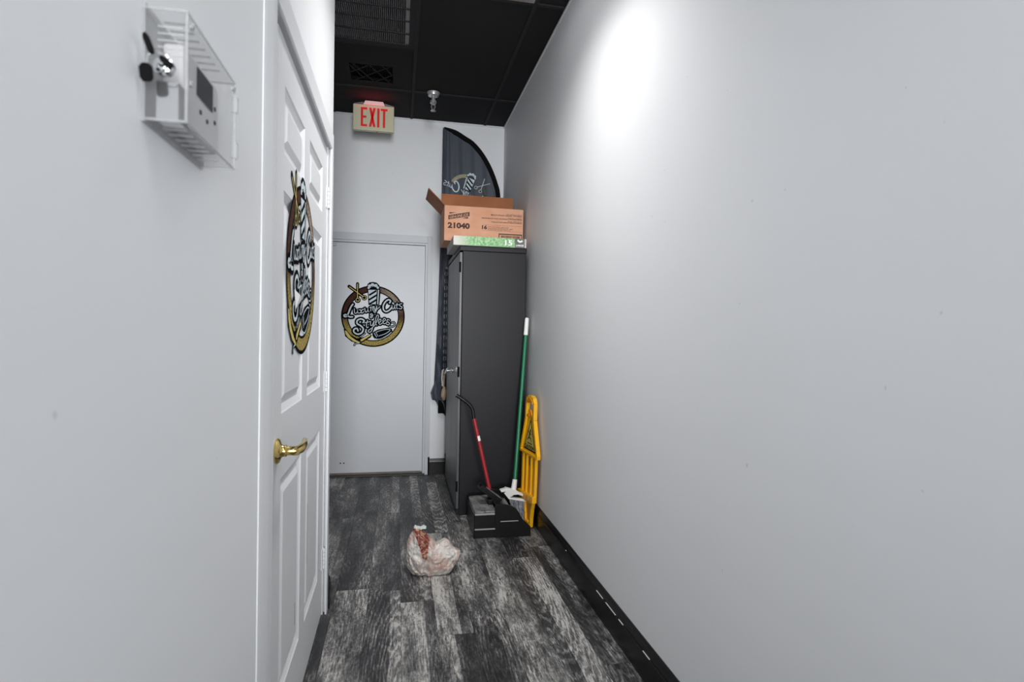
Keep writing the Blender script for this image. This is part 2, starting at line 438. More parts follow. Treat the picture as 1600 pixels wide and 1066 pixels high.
# ---- closet door in the left wall
XD = -0.312
d1 = struct('door_1', MB().box((XD - 0.035, 1.545, 0.012), (XD - 0.012, 2.570, 2.036)), M['door_white'])
d1['label'] = 'white six-panel closet door with brass lever and round logo decal'
pan = []
cA = (1.640, 1.975); cB = (2.085, 2.420)
for c in (cA, cB): pan += [(c, 0.215, 0.840), (c, 1.020, 1.635), (c, 1.735, 1.920)]
# stiles and rails (front slab with openings)
fr = MB()
x0, x1 = XD - 0.012, XD
fr.box((x0, 1.545, 0.012), (x1, cA[0], 2.036)); fr.box((x0, cA[1], 0.012), (x1, cB[0], 2.036)); fr.box((x0, cB[1], 0.012), (x1, 2.570, 2.036))
for c in (cA, cB):
    for za, zb in ((0.012, 0.215), (0.840, 1.020), (1.635, 1.735), (1.920, 2.036)):
        fr.box((x0, c[0], za), (x1, c[1], zb))
put('stile_and_rail_frame', fr, M['door_white'], d1)
for (ya, yb), za, zb in pan:
    mb = MB(); w = 0.022; w2 = 0.030; w3 = 0.050
    def rect(ins, x): return [(x, ya + ins, za + ins), (x, yb - ins, za + ins), (x, yb - ins, zb - ins), (x, ya + ins, zb - ins)]
    R = [rect(0.0, XD), rect(0.004, XD - 0.003), rect(w, XD - 0.011), rect(w2, XD - 0.011), rect(w3, XD - 0.002), rect(w3 + 0.001, XD - 0.0018)]
    vs = sum(R, []); fs = []
    for i in range(len(R) - 1):
        for k in range(4): fs.append((i * 4 + k, i * 4 + (k + 1) % 4, (i + 1) * 4 + (k + 1) % 4, (i + 1) * 4 + k))
    fs.append(tuple(range(len(vs) - 4, len(vs))))
    mb.add(vs, fs)
    put('door_panel', mb, M['door_white'], d1)
# hinges
for z in (1.83, 1.03, 0.25):
    h = MB(); h.box((XD, 2.545, z - 0.045), (XD + 0.002, 2.568, z + 0.045))
    for k in range(5): h.tube([(XD + 0.006, 2.574, z - 0.045 + k * 0.018 + 0.0008), (XD + 0.006, 2.574, z - 0.045 + (k + 1) * 0.018 - 0.0008)], 0.0055, 10)
    put('hinge', h, M['casing'], d1)
# lever handle
hz, hy = 0.930, 1.580
hd = put('door_handle', MB().lathe([(0.033, 0), (0.034, 0.004), (0.030, 0.009), (0.019, 0.013), (0.0155, 0.018), (0.0155, 0.026), (0.0125, 0.028), (0.0125, 0.056), (0.010, 0.06)], (XD, hy, hz), (1, 0, 0), 28), M['brass'], d1, smooth=True, label='polished brass lever handle')
lv = MB(); lp = []; 
path = [(XD + 0.052, hy - 0.012, hz), (XD + 0.060, hy + 0.012, hz + 0.003), (XD + 0.064, hy + 0.045, hz + 0.008), (XD + 0.060, hy + 0.080, hz + 0.012), (XD + 0.056, hy + 0.108, hz + 0.010)]
lv.tube(path, [0.010, 0.012, 0.009, 0.008, 0.0055], 12)
put('lever', lv, M['brass'], hd, smooth=True)
# scratches on the door are thin grooves
for y, za, zb in ((1.905, 0.30, 0.37), (2.14, 0.40, 0.62)):
    put('scratch', MB().box((XD - 0.0022, y, za), (XD - 0.0014, y + 0.004, zb)), M['ink_soft'], d1)
# jamb and casing
XC = -0.292
struct('trim_3', MB().box((XL - 0.04, 1.44, 0), (XD - 0.004, 1.542, 2.05)).box((XL - 0.04, 2.574, 0), (XD + 0.004, 2.600, 2.05)).box((XL - 0.04, 1.542, 2.042), (XD - 0.010, 2.574, 2.06)), M['casing'])
def casing_prof(w): return [(0, 0), (w, 0), (w, 0.004), (w - 0.012, 0.008), (w * 0.35, 0.0065), (0.008, 0.005), (0, 0.003)]
struct('trim_4', MB().prism([(XL, 1.330), (-0.2975, 1.331), (-0.2955, 1.345), (-0.2935, 1.372), (XC, 1.40), (XC, 1.435), (XL, 1.435)], (0, 0, 0), (1, 0, 0), (0, 1, 0), (0, 0, 2.118)), M['casing'])
struct('trim_5', MB().box((XL, 2.572, 0), (XC, 2.625, 2.118)), M['casing'], bevel=0.0015)
struct('trim_6', MB().box((XL, 1.435, 2.043), (XC, 2.572, 2.118)), M['casing'], bevel=0.0015)
struct('gap_shade_strip', MB().box((XL - 0.045, 1.545, 2.037), (XD - 0.03, 2.57, 2.0415)), M['dark'])  # black strip standing in for the shade in the gap above the door

# ---- exit door in the far wall
d2 = struct('door_2', MB().box((DX0 + 0.003, YF + 0.012, 0.022), (DX1 - 0.003, YF + 0.055, DZ - 0.004)), M['exit_door'])
d2['label'] = 'plain white steel door with round logo decal'
f = MB()
for (xa, xb, za, zb) in ((DX1, DX1 + 0.018, 0, DZ + 0.018), (DX0 - 0.018, DX0, 0, DZ + 0.018)):
    f.box((xa, YF - 0.004, za), (xb, YF + 0.1, zb))
f.box((DX0, YF - 0.004, DZ), (DX1, YF + 0.1, DZ + 0.018))
f.box((DX1 + 0.018, YF - 0.016, 0), (DX1 + 0.060, YF + 0.06, DZ + 0.080)); f.box((DX0 - 0.060, YF - 0.016, 0), (DX0 - 0.018, YF + 0.06, DZ + 0.080))
f.box((DX0 - 0.018, YF - 0.016, DZ + 0.018), (DX1 + 0.018, YF + 0.06, DZ + 0.080))
struct('trim_8', f, M['frame_grey'], bevel=0.0015)
struct('trim_9', MB().box((DX0, YF - 0.03, 0.0), (DX1 + 0.02, YF + 0.09, 0.012)), mat('threshold_metal', srgb(74, 74, 74), 0.5, metal=0.3), bevel=0.002)
sw = put('door_sweep', MB().box((DX0 + 0.01, YF + 0.006, 0.014), (DX1 - 0.01, YF + 0.012, 0.030)), mat('worn_sweep', srgb(120, 112, 104), 0.6, var=0.4, vscale=15), d2)
put('door_knob', MB().lathe([(0.033, 0), (0.033, 0.006), (0.012, 0.010), (0.012, 0.03), (0.024, 0.036), (0.029, 0.048), (0.026, 0.060), (0.012, 0.066)], (-0.603, YF + 0.012, 1.048), (0, -1, 0)), M['chrome'], d2, smooth=True, label='chrome round door knob')
put('deadbolt', MB().lathe([(0.030, 0), (0.030, 0.008), (0.020, 0.012), (0.018, 0.03), (0.008, 0.032)], (-0.592, YF + 0.012, 1.521), (0, -1, 0)), M['base_black'], d2, smooth=True, label='dark deadbolt')
put('door_contact', MB().box((-0.62, YF - 0.004, 1.972), (-0.525, YF + 0.012, 1.992)), M['steel'], d2, bevel=0.003, label='small grey door contact')
for x in (-0.468, -0.440):
    put('dirt_dot', MB().lathe([(0.006, 0), (0.006, 0.0012)], (x, YF + 0.012, 0.115), (0, -1, 0), 10), M['ink'], d2)  # two small dirt spots, modelled as dark discs

# ------------------------------------------------------------------ ceiling fixtures
def ceiling_light(x0, x1, y0, y1, label):
    t = thing('ceiling_light', ((x0 + x1) / 2, (y0 + y1) / 2, ZC), label, 'light', 'recessed panels in the black ceiling')
    f = MB(); w = 0.030
    for a, b in (((x0 + BW, y0 + BW), (x1 - BW, y0 + BW + w)), ((x0 + BW, y1 - BW - w), (x1 - BW, y1 - BW)), ((x0 + BW, y0 + BW + w), (x0 + BW + w, y1 - BW - w)), ((x1 - BW - w, y0 + BW + w), (x1 - BW, y1 - BW - w))):
        f.box((a[0], a[1], ZC + 0.0005), (b[0], b[1], ZC + 0.010))
    put('frame', f, M['steel'], t)
    put('diffuser', MB().box((x0 + BW + w, y0 + BW + w, ZC + 0.004), (x1 - BW - w, y1 - BW - w, ZC + 0.012)), M['diffuser'], t)
    put('housing', MB().box((x0 + 0.02, y0 + 0.02, ZC + 0.0125), (x1 - 0.02, y1 - 0.02, ZC + 0.09)), M['steel'], t)
    return t
ceiling_light(0.087, 0.730, 1.77, 3.10, 'lit rectangular panel in black ceiling, its steel-framed corner near the right wall')
ceiling_light(0.087, 0.730, -0.90, 0.43, 'lit rectangular panel in the black ceiling behind the viewer')

gr = thing('return_air_grille', (-0.234, 3.43, ZC), 'square grey metal air grille with fine slats in black ceiling', 'vent')
gx0, gx1, gy0, gy1 = -0.543, 0.075, 3.112, 3.750
f = MB(); w = 0.034
f.box((gx0, gy0, ZC - 0.002), (gx1, gy0 + w, ZC + 0.008)); f.box((gx0, gy1 - w, ZC - 0.002), (gx1, gy1, ZC + 0.008))
f.box((gx0, gy0 + w, ZC - 0.002), (gx0 + w, gy1 - w, ZC + 0.008)); f.box((gx1 - w, gy0 + w, ZC - 0.002), (gx1, gy1 - w, ZC + 0.008))
put('frame', f, M['grid'], gr, bevel=0.002)
put('inner_edge', MB().box((gx1 - w - 0.022, gy0 + w, ZC + 0.004), (gx1 - w, gy1 - w, ZC + 0.03)), M['grille'], gr)
f = MB(); n = 46
for k in range(n):
    x = gx0 + w + 0.004 + (gx1 - gx0 - 2 * w - 0.03) * k / (n - 1)
    f.prism([(0, 0), (0.0016, 0), (0.0076, 0.014), (0.006, 0.014)], (x, gy0 + w, ZC + 0.001), (1, 0, 0), (0, 0, 1), (0, gy1 - gy0 - 2 * w, 0))
put('slats', f, M['grille'], gr, kind='stuff')
for y in (3.20, 3.31, 3.44, 3.585):
    put('cross_bar', MB().box((gx0 + w, y - 0.004, ZC - 0.001), (gx1 - w, y + 0.004, ZC + 0.006)), M['grid'], gr)
put('duct', MB().box((gx0, gy0, ZC + 0.06), (gx1, gy1, ZC + 0.07)), M['dark'], gr)

vt = thing('slot_vent', (-0.214, 4.20, ZC), 'small black vent with crossed bars cut in the ceiling tile above the exit sign', 'vent')
put('duct', MB().box((-0.363, 4.064, ZC + 0.055), (-0.064, 4.336, ZC + 0.06)).box((-0.366, 4.064, ZC + 0.012), (-0.363, 4.336, ZC + 0.06)).box((-0.064, 4.064, ZC + 0.012), (-0.061, 4.336, ZC + 0.06)).box((-0.363, 4.336, ZC + 0.012), (-0.064, 4.339, ZC + 0.06)), M['dark'], vt)
f = MB()
for k in range(14):
    x = -0.358 + k * 0.0215
    f.prism([(0, 0), (0.010, 0.02), (0.020, 0), (0.010, 0.016)], (x, 4.066, ZC + 0.03), (1, 0, 0), (0, 0, 1), (0, 0.268, 0))
put('pleated_filter', f, M['base_black'], vt)
for pts in ([(-0.363, 4.10), (-0.27, 4.30)], [(-0.345, 4.064), (-0.205, 4.336)], [(-0.235, 4.064), (-0.09, 4.336)], [(-0.14, 4.064), (-0.064, 4.21)],
            [(-0.363, 4.22), (-0.21, 4.064)], [(-0.33, 4.336), (-0.08, 4.075)], [(-0.19, 4.336), (-0.064, 4.20)]):
    a, b = Vector((pts[0][0], pts[0][1], ZC + 0.012)), Vector((pts[1][0], pts[1][1], ZC + 0.012))
    put('lattice_bar', MB().tube([a, b], 0.0035, 6), M['grid'], vt)

M['satin'] = mat('satin_chrome', srgb(190, 190, 192), 0.35, metal=0.55)
sp = thing('sprinkler_head', (0.240, 4.40, ZC), 'chrome sprinkler head hanging from the black ceiling', 'sprinkler')
put('escutcheon', MB().lathe([(0.047, 0), (0.049, -0.003), (0.044, -0.012), (0.040, -0.026), (0.028, -0.030), (0.012, -0.030)], (0.240, 4.40, ZC), (0, 0, 1)), M['satin'], sp, smooth=True)
put('body', MB().lathe([(0.014, -0.030), (0.014, -0.060), (0.024, -0.064), (0.025, -0.082), (0.013, -0.088), (0.008, -0.095)], (0.240, 4.40, ZC), (0, 0, 1), 12), M['satin'], sp, smooth=True)
for sgn in (-1, 1):
    put('frame_arm', MB().tube([(0.240 + sgn * 0.010, 4.40, ZC - 0.088), (0.240 + sgn * 0.015, 4.40, ZC - 0.105), (0.240 + sgn * 0.008, 4.40, ZC - 0.128), (0.240, 4.40, ZC - 0.136)], 0.003, 8), M['satin'], sp)
put('bulb', MB().tube([(0.240, 4.40, ZC - 0.092), (0.240, 4.40, ZC - 0.13)], 0.003, 8), M['steel'], sp)
put('deflector', MB().lathe([(0.020, -0.138), (0.021, -0.140), (0.008, -0.144)], (0.240, 4.40, ZC), (0, 0, 1), 16), M['satin'], sp)

# exit sign
ex = thing('exit_sign', (-0.218, 4.70, 3.065), 'cream exit sign with red letters hanging from the ceiling', 'sign')
put('housing', MB().box((-0.378, 4.68, 2.864), (-0.058, 4.722, 3.068)), M['cream'], ex, bevel=0.005)
put('canopy', MB().prism([(-0.085, 0), (0.085, 0), (0.07, 0.031), (-0.07, 0.031)], (-0.215, 4.675, 3.068), (1, 0, 0), (0, 0, 1), (0, 0.055, 0)), M['white_plastic'], ex, bevel=0.003)
for sgn in (-1, 1):
    put('mounting_arm', MB().prism([(0.085 * sgn, 0.0), (0.155 * sgn, 0.0), (0.155 * sgn, 0.006), (0.085 * sgn, 0.022)], (-0.215, 4.685, 3.068), (1, 0, 0), (0, 0, 1), (0, 0.035, 0)), M['steel'], ex)
area_light('exit_lamp', (-0.218, 4.60, 2.985), (math.pi, 0, 0), 0.22, 0.05, 0.14, (1.0, 0.05, 0.08), 130)
LX, LZ0, LZ1, LY = -0.318, 2.893, 3.045, 4.6795
def letter(name, polys):
    mb = MB()
    for p in polys: mb.prism(p, (LX, LY, LZ0), (1, 0, 0), (0, 0, 1), (0, 0.003, 0))
    put(name, mb, M['red_letters'], ex)
H = LZ1 - LZ0
letter('letter_e', [[(0, 0), (0.018, 0), (0.018, H), (0, H)], [(0.018, 0), (0.050, 0), (0.050, 0.018), (0.018, 0.018)], [(0.018, H - 0.018), (0.050, H - 0.018), (0.050, H), (0.018, H)], [(0.018, H / 2 - 0.008), (0.044, H / 2 - 0.008), (0.044, H / 2 + 0.010), (0.018, H / 2 + 0.010)]])
letter('letter_x', [[(0.064, 0), (0.083, 0), (0.116, H), (0.097, H)], [(0.097, 0), (0.116, 0), (0.083, H), (0.064, H)]])
letter('letter_i', [[(0.128, 0), (0.146, 0), (0.146, H), (0.128, H)]])
letter('letter_t', [[(0.173, 0), (0.191, 0), (0.191, H - 0.018), (0.173, H - 0.018)], [(0.155, H - 0.018), (0.209, H - 0.018), (0.209, H), (0.155, H)]])
put('indicator_lamp', MB().lathe([(0.005, 0), (0.005, -0.008)], (-0.19, 4.70, 2.864), (0, 0, 1), 10), M['red_letters'], ex)

# ------------------------------------------------------------------ round logo, drawn in its own plane
def smooth_path(pts, n=4):
    P = [Vector(p) for p in pts]; out = []
    if len(P) < 3: return P
    for i in range(len(P) - 1):
        p0, p1, p2, p3 = P[max(i - 1, 0)], P[i], P[i + 1], P[min(i + 2, len(P) - 1)]
        for k in range(n):
            t = k / n
            out.append(0.5 * ((2 * p1) + (p2 - p0) * t + (2 * p0 - 5 * p1 + 4 * p2 - p3) * t * t + (3 * p1 - p0 - 3 * p2 + p3) * t ** 3))
    out.append(P[-1]); return out

def stroke(mb, pts, w, fn, z, smooth=True, closed=False):
    """one continuous ribbon with round ends, so that nothing overlaps in one plane"""
    P = smooth_path(pts) if smooth else [Vector(p) for p in pts]
    P = [p for i, p in enumerate(P) if i == 0 or (p - P[i - 1]).length > 1e-6]
    r = w / 2; n = len(P); L_ = []; R_ = []
    for i in range(n):
        if closed: t_ = P[(i + 1) % (n - 1)] - P[(i - 1) % (n - 1)]
        else: t_ = P[min(i + 1, n - 1)] - P[max(i - 1, 0)]
        if t_.length < 1e-9: t_ = P[i] - P[i - 1]
        t_.normalize(); nn = Vector((-t_.y, t_.x)) * r
        L_.append(P[i] + nn); R_.append(P[i] - nn)
    mb.add([fn(p, z + 0.0) for p in L_ + R_], [(i, i + 1, n + i + 1, n + i) for i in range(n - 1)])
    if closed: return
    for e_, q_, sg in ((P[0], P[1], 1), (P[-1], P[-2], 1)):
        d = (e_ - q_).normalized(); nn = Vector((-d.y, d.x))
        fan = [e_ + (d * math.sin(k * math.pi / 6) + nn * math.cos(k * math.pi / 6)) * r for k in range(7)]
        mb.add([fn(p, z) for p in fan], [tuple(range(7))])

BIG = [  # capital letters and the long swashes
    [(238,418),(215,450),(195,500),(180,545),(160,585),(132,592),(122,575),(142,562),(172,578),(200,594),(236,592)],
    [(735,385),(748,360),(722,340),(680,368),(650,425),(655,485),(690,508),(735,485),(768,445)],
    [(378,668),(392,640),(350,618),(302,640),(300,685),(345,712),(382,755),(362,812),(305,832),(256,800),(262,762),(298,752),(312,785)]]
SMALL = [
    [(258,478),(262,530),(280,545),(298,520),(300,478),(305,530),(318,540)],
    [(326,492),(346,496),(352,530),(368,536),(384,518)], [(384,484),(362,492),(342,532),(324,536)],
    [(400,468),(405,512),(422,522),(438,495),(440,462),(446,508),(458,514)],
    [(468,458),(486,448),(482,470),(480,505)], [(500,448),(520,442),(508,462),(512,500)],
    [(526,440),(530,478),(546,482),(562,430),(556,492),(540,525),(524,512),(556,486),(604,442)],
    [(768,418),(770,462),(786,470),(800,445),(804,412),(810,460),(822,466)],
    [(838,385),(834,448),(848,462)], [(818,412),(862,406)], [(905,392),(876,398),(878,424),(906,436),(896,464),(864,458)],
    [(508,556),(490,542),(476,556),(504,580),(490,600),(474,588),(514,564)],
    [(438,636),(424,700),(432,740),(452,728)], [(398,672),(470,654)],
    [(482,650),(480,700),(502,704),(528,640),(514,722),(488,792),(458,800),(452,778),(502,738),(545,692)],
    [(545,690),(576,620),(586,570),(566,562),(550,612),(548,682),(566,700)],
    [(594,668),(622,640),(612,614),(592,632),(590,668),(608,690),(642,668)],
    [(652,650),(682,628),(670,604),(650,622),(650,660),(670,680),(702,660)],
    [(736,628),(712,620),(704,644),(736,668),(726,694),(696,684)]]
SWASH = [[(735,716),(782,716),(812,690),(800,656),(768,660)], [(360,855),(410,820)], [(266,985),(280,962),(330,952)]]
SCI_A = [(190,178),(372,306)]; SCI_B = [(297,135),(299,330)]

def circ(cx, cy, r, n=48, a0=0, a1=2 * math.pi): return [(cx + r * math.cos(a0 + (a1 - a0) * k / n), cy + r * math.sin(a0 + (a1 - a0) * k / n)) for k in range(n + 1)]

def annulus(mb, cx, cy, r0, r1, fn, z, n=72, sy=0.99):
    vs = []
    for k in range(n):
        a = 2 * math.pi * k / n
        vs.append(fn(Vector((cx + r0 * math.cos(a), cy + r0 * sy * math.sin(a))), z)); vs.append(fn(Vector((cx + r1 * math.cos(a), cy + r1 * sy * math.sin(a))), z))
    mb.add(vs, [(2 * k, 2 * k + 1, (2 * k + 3) % (2 * n), (2 * k + 2) % (2 * n)) for k in range(n)])

def poly(mb, pts, fn, z): mb.add([fn(Vector(p), z) for p in pts], [tuple(range(len(pts)))])

CX, CY = 515, 578
def local(p, z, s=0.0006): return (((p[0] - CX) * s), (CY - p[1]) * s, z * 0.0003 + 0.0003)

logo_meshes = []
def build_logo_meshes():
    fn = local
    b = MB()      # black backing
    annulus(b, CX, CY, 338, 433, fn, 0)
    for i, q in enumerate(BIG): stroke(b, q, 64, fn, 1.0 + i * 0.04)
    for i, q in enumerate(SMALL): stroke(b, q, 50, fn, 1.15 + i * 0.04)
    stroke(b, SWASH[0], 34, fn, 1.95); stroke(b, SWASH[1], 28, fn, 1.98); stroke(b, SWASH[2], 30, fn, 0.55)
    stroke(b, [(185,172), (395,322)], 46, fn, 2.0, False); stroke(b, [(297,130), (300,345)], 42, fn, 2.05, False)
    stroke(b, circ(390, 322, 24, 12), 32, fn, 2.1, False, True); stroke(b, circ(302, 358, 26, 12), 32, fn, 2.15, False, True)
    poly(b, [(420,190),(432,130),(462,105),(505,98),(556,108),(590,140),(604,190),(610,240),(596,420),(448,420),(436,260)], fn, 0.5)
    poly(b, [(118,765),(150,768),(215,845),(300,890),(400,865),(470,822),(500,842),(485,875),(380,940),(330,970),(225,935),(142,865)], fn, 0.5)
    poly(b, [(505,805),(580,762),(720,732),(770,745),(782,785),(700,858),(600,905),(540,898),(508,850)], fn, 0.6)
    r = MB(); annulus(r, CX, CY, 352, 414, fn, 0.25)
    g1 = MB(); stroke(g1, SCI_A, 9, fn, 2.4, False); stroke(g1, circ(390, 322, 24, 12), 7, fn, 2.45, False, True)
    g2 = MB(); stroke(g2, SCI_B, 10, fn, 2.5, False); stroke(g2, circ(302, 355, 24, 12), 7, fn, 2.55, False, True)
    g3 = MB(); poly(g3, [(137,782),(160,790),(215,865),(285,915),(345,945),(330,955),(250,930),(180,880),(146,830)], fn, 0.8)
    g4 = MB(); poly(g4, [(350,905),(470,832),(484,848),(368,928),(348,930)], fn, 0.85)
    letters = []
    for i, q in enumerate(BIG + SMALL + SWASH):
        m1 = MB(); stroke(m1, q, 20 if i < 3 else (10 if i < 3 + len(SMALL) else 7), fn, 2.6 + i * 0.03); letters.append(m1)
    p = MB()
    poly(p, [(440,200),(560,200),(548,408),(462,408)], fn, 0.7); poly(p, [(574,200),(590,200),(582,408),(566,408)], fn, 0.7)
    for i, c in enumerate(((462,158,24),(500,142,26),(545,150,24),(572,176,17),(446,186,15))): poly(p, circ(c[0], c[1], c[2], 12)[:-1], fn, 0.72 + i * 0.03)
    cl = MB()
    stroke(cl, [(530,812), (566,868)], 7, fn, 0.8); stroke(cl, [(552,800), (586,856)], 6, fn, 0.82)
    stroke(cl, [(560,800),(600,782),(690,757),(748,765),(690,815),(600,850)], 8, fn, 0.85)
    stroke(cl, [(765,798),(700,850),(610,896),(535,890)], 9, fn, 0.9)
    k_ = MB()
    for y in (268, 332, 396): poly(k_, [(450, y + 6), (558, y - 66), (554, y - 34), (458, y + 30)], fn, 0.93)
    poly(k_, [(436,198),(598,194),(598,206),(438,212)], fn, 0.96)
    stroke(k_, [(470,170),(500,158),(520,170)], 6, fn, 0.98); stroke(k_, [(530,175),(552,165)], 6, fn, 0.98)
    logo_meshes.extend([('backing', b, M['blackout']), ('printed_ring', r, M['ring']), ('scissor_blade', g1, M['gold_print']), ('scissor_blade', g2, M['gold_print']),
                       ('razor_handle', g3, M['gold_print']), ('razor_blade', g4, M['gold_print']), ('barber_pole', p, M['silver_print']),
                       ('pole_stripes', k_, M['blackout']), ('hair_clipper', cl, M['silver_print'])] + [('script_letter', q, M['silver_print']) for q in letters])
build_logo_meshes()

def put_logo(parent, mtx):
    flip = mtx.determinant() < 0
    for nm, mb, mt in logo_meshes:
        me = bpy.data.meshes.new(nm)
        # keep local coordinates (for the print) by moving the object, not the vertices
        me.from_pydata(mb.v, [], mb.f); me.materials.append(mt); me.update()
        o = bpy.data.objects.new(nm, me); C.objects.link(o); o.parent = parent
        o.matrix_parent_inverse = parent.matrix_basis.inverted()
        o.matrix_basis = mtx

def frame(o, u, v, s=1.0, flipx=1):
    u, v = Vector(u).normalized(), Vector(v).normalized(); w = u.cross(v)
    u = u * flipx
    return Matrix(((u.x * s, v.x * s, w.x * s, o[0]), (u.y * s, v.y * s, w.y * s, o[1]), (u.z * s, v.z * s, w.z * s, o[2]), (0, 0, 0, 1)))

t = thing('door_decal', (-0.212, YF + 0.012, 1.381), 'round barber shop logo decal, seen face-on, on the plain white steel door', 'decal')
put_logo(t, frame((-0.212, YF + 0.0118, 1.381), (1, 0, 0), (0, 0, 1), 1.03))
t = thing('door_decal', (XD, 1.958, 1.445), 'round barber shop logo decal, strongly foreshortened, on the six-panel closet door', 'decal')
put_logo(t, frame((XD + 0.0004, 1.958, 1.445), (0, 1, 0), (0, 0, 1), 1.06))
cu = MB(); cu.add([(XD + 0.003, 1.80, 1.375), (XD + 0.010, 1.90, 1.352), (XD + 0.004, 1.82, 1.315), (XD + 0.014, 1.84, 1.36)], [(0, 3, 1), (3, 2, 1), (0, 2, 3)])
put('lifted_corner', cu, M['white_plastic'], t, label='white back of the vinyl where it curls off')

# ------------------------------------------------------------------ thermostat guard on left wall
tg = thing('thermostat_guard', (XL, 0.85, 1.56), 'clear plastic thermostat guard box with keys in its lock on the left wall', 'thermostat guard')
def acrylic(a):
    m = bpy.data.materials.new('clear_acrylic'); m.use_nodes = True
    n, l = m.node_tree.nodes, m.node_tree.links; n.clear()
    out = n.new('ShaderNodeOutputMaterial'); tr = n.new('ShaderNodeBsdfTransparent'); gl = n.new('ShaderNodeBsdfPrincipled'); mx = n.new('ShaderNodeMixShader')
    gl.inputs['Base Color'].default_value = (0.62, 0.63, 0.64, 1); gl.inputs['Roughness'].default_value = 0.12; tr.inputs[0].default_value = (0.97, 0.97, 0.97, 1)
    mx.inputs[0].default_value = a; l.new(tr.outputs[0], mx.inputs[1]); l.new(gl.outputs[0], mx.inputs[2]); l.new(mx.outputs[0], out.inputs[0]); return m
M['acrylic'] = acrylic(0.07); M['acrylic_edge'] = acrylic(0.38)
gy0, gy1, gz0, gz1, gx = 0.742, 0.942, 1.499, 1.630, -0.2525
g = MB(); T = 0.003
g.box((gx - T, gy0, gz0), (gx, gy1, gz1)); g.box((XL, gy0, gz0), (gx - T, gy0 + T, gz1)); g.box((XL, gy1 - T, gz0), (gx - T, gy1, gz1))
g.box((XL, gy0 + T, gz0), (gx - T, gy1 - T, gz0 + T)); g.box((XL, gy0 + T, gz1 - T), (gx - T, gy1 - T, gz1))
put('cover', g, M['acrylic'], tg)
e = MB(); q = 0.0018
for y in (gy0, gy1):
    e.tube([(gx, y, gz0), (gx, y, gz1)], q, 6); e.tube([(XL, y, gz0), (gx, y, gz0)], q, 6); e.tube([(XL, y, gz1), (gx, y, gz1)], q, 6)
for z in (gz0, gz1): e.tube([(gx, gy0, z), (gx, gy1, z)], q, 6)
put('cover_edges', e, M['acrylic_edge'], tg)
put('back_plate', MB().box((XL, gy0 - 0.003, gz0 - 0.004), (XL + 0.004, gy1 + 0.003, gz1 + 0.004)), M['acrylic_edge'], tg)
v = MB()
for k in range(7):
    y = gy0 + 0.03 + k * 0.021
    v.box((XL + 0.010, y, gz0 - 0.0008), (gx - 0.010, y + 0.006, gz0 + 0.0002)); v.box((XL + 0.010, y, gz1 - 0.0002), (gx - 0.010, y + 0.006, gz1 + 0.0008))
for k in range(5):
    v.box((XL + 0.016, gy0 - 0.0008, gz1 - 0.022 - k * 0.008), (gx - 0.004, gy0 + 0.0002, gz1 - 0.020 - k * 0.008))
put('vent_slots', v, M['acrylic_edge'], tg, kind='stuff')
for z in (1.598, 1.528): put('latch_tab', MB().box((gx - 0.004, gy1 - 0.002, z - 0.012), (gx + 0.004, gy1 + 0.008, z + 0.012)), M['acrylic_edge'], tg, bevel=0.001)
for y, z in ((gy0 + 0.012, gz1 - 0.012), (gy0 + 0.012, gz0 + 0.05), (gy1 - 0.012, gz1 - 0.012)):
    put('screw', MB().lathe([(0.004, 0), (0.004, 0.003), (0.002, 0.004)], (gx, y, z), (1, 0, 0), 10), M['steel'], tg)
th = put('thermostat', MB().box((XL + 0.004, 0.785, 1.512), (-0.270, 0.925, 1.612)), mat('light_grey_plastic', srgb(206, 206, 208), 0.5), tg, bevel=0.006, label='white thermostat with dark screen')
put('screen', MB().box((-0.270, 0.830, 1.566), (-0.2685, 0.893, 1.603)), mat('dark_lcd', srgb(10, 11, 26), 0.7, spec=0.05), th)
for y, z in ((0.845, 1.548), (0.872, 1.545), (0.905, 1.575), (0.905, 1.555)):
    put('button', MB().lathe([(0.0035, 0), (0.003, 0.0015)], (-0.270, y, z), (1, 0, 0), 10), M['ink'], th)
lk = put('lock', MB().lathe([(0.011, 0), (0.011, 0.008), (0.008, 0.010)], (-0.275, gy0, 1.560), (0, -1, 0), 16).box((-0.286, gy0 + 0.003, 1.50), (-0.262, gy0 + 0.03, 1.546)), M['chrome'], tg, smooth=True)
# keys hanging from lock
ky = thing('key_ring', (-0.275, gy0 - 0.010, 1.560), 'keys with black plastic heads hanging in the thermostat guard lock', 'keys')
yk = gy0 - 0.016
put('key_blade', MB().box((-0.2765, yk - 0.004, 1.557), (-0.2735, gy0 - 0.0105, 1.563)), M['chrome'], ky)
ring = MB(); ring.tube([(-0.277 + 0.012 * math.cos(a), yk - 0.002, 1.560 + 0.012 * math.sin(a)) for a in [k * math.pi / 8 for k in range(17)]], 0.0009, 6, cap=False)
put('ring', ring, M['chrome'], ky)
def head(cx, cz, w, h, rot, nm='key_head'):
    pts = [(-.5, -.3), (-.3, -.5), (.3, -.5), (.5, -.3), (.5, .3), (.25, .5), (-.25, .5), (-.5, .3)]
    c, s_ = math.cos(rot), math.sin(rot)
    pts = [(a * w * c - b * h * s_, a * w * s_ + b * h * c) for a, b in pts]
    put(nm, MB().prism(pts, (cx, yk - 0.005, cz), (1, 0, 0), (0, 0, 1), (0, 0.004, 0)), M['ink'], ky, bevel=0.001)
head(-0.2865, 1.579, 0.007, 0.025, 0.35); head(-0.2885, 1.546, 0.014, 0.021, 0.1); head(-0.2675, 1.560, 0.007, 0.017, 0.9)
put('key_blade', MB().box((-0.2875, yk - 0.005, 1.556), (-0.2855, yk - 0.003, 1.566)), M['chrome'], ky)

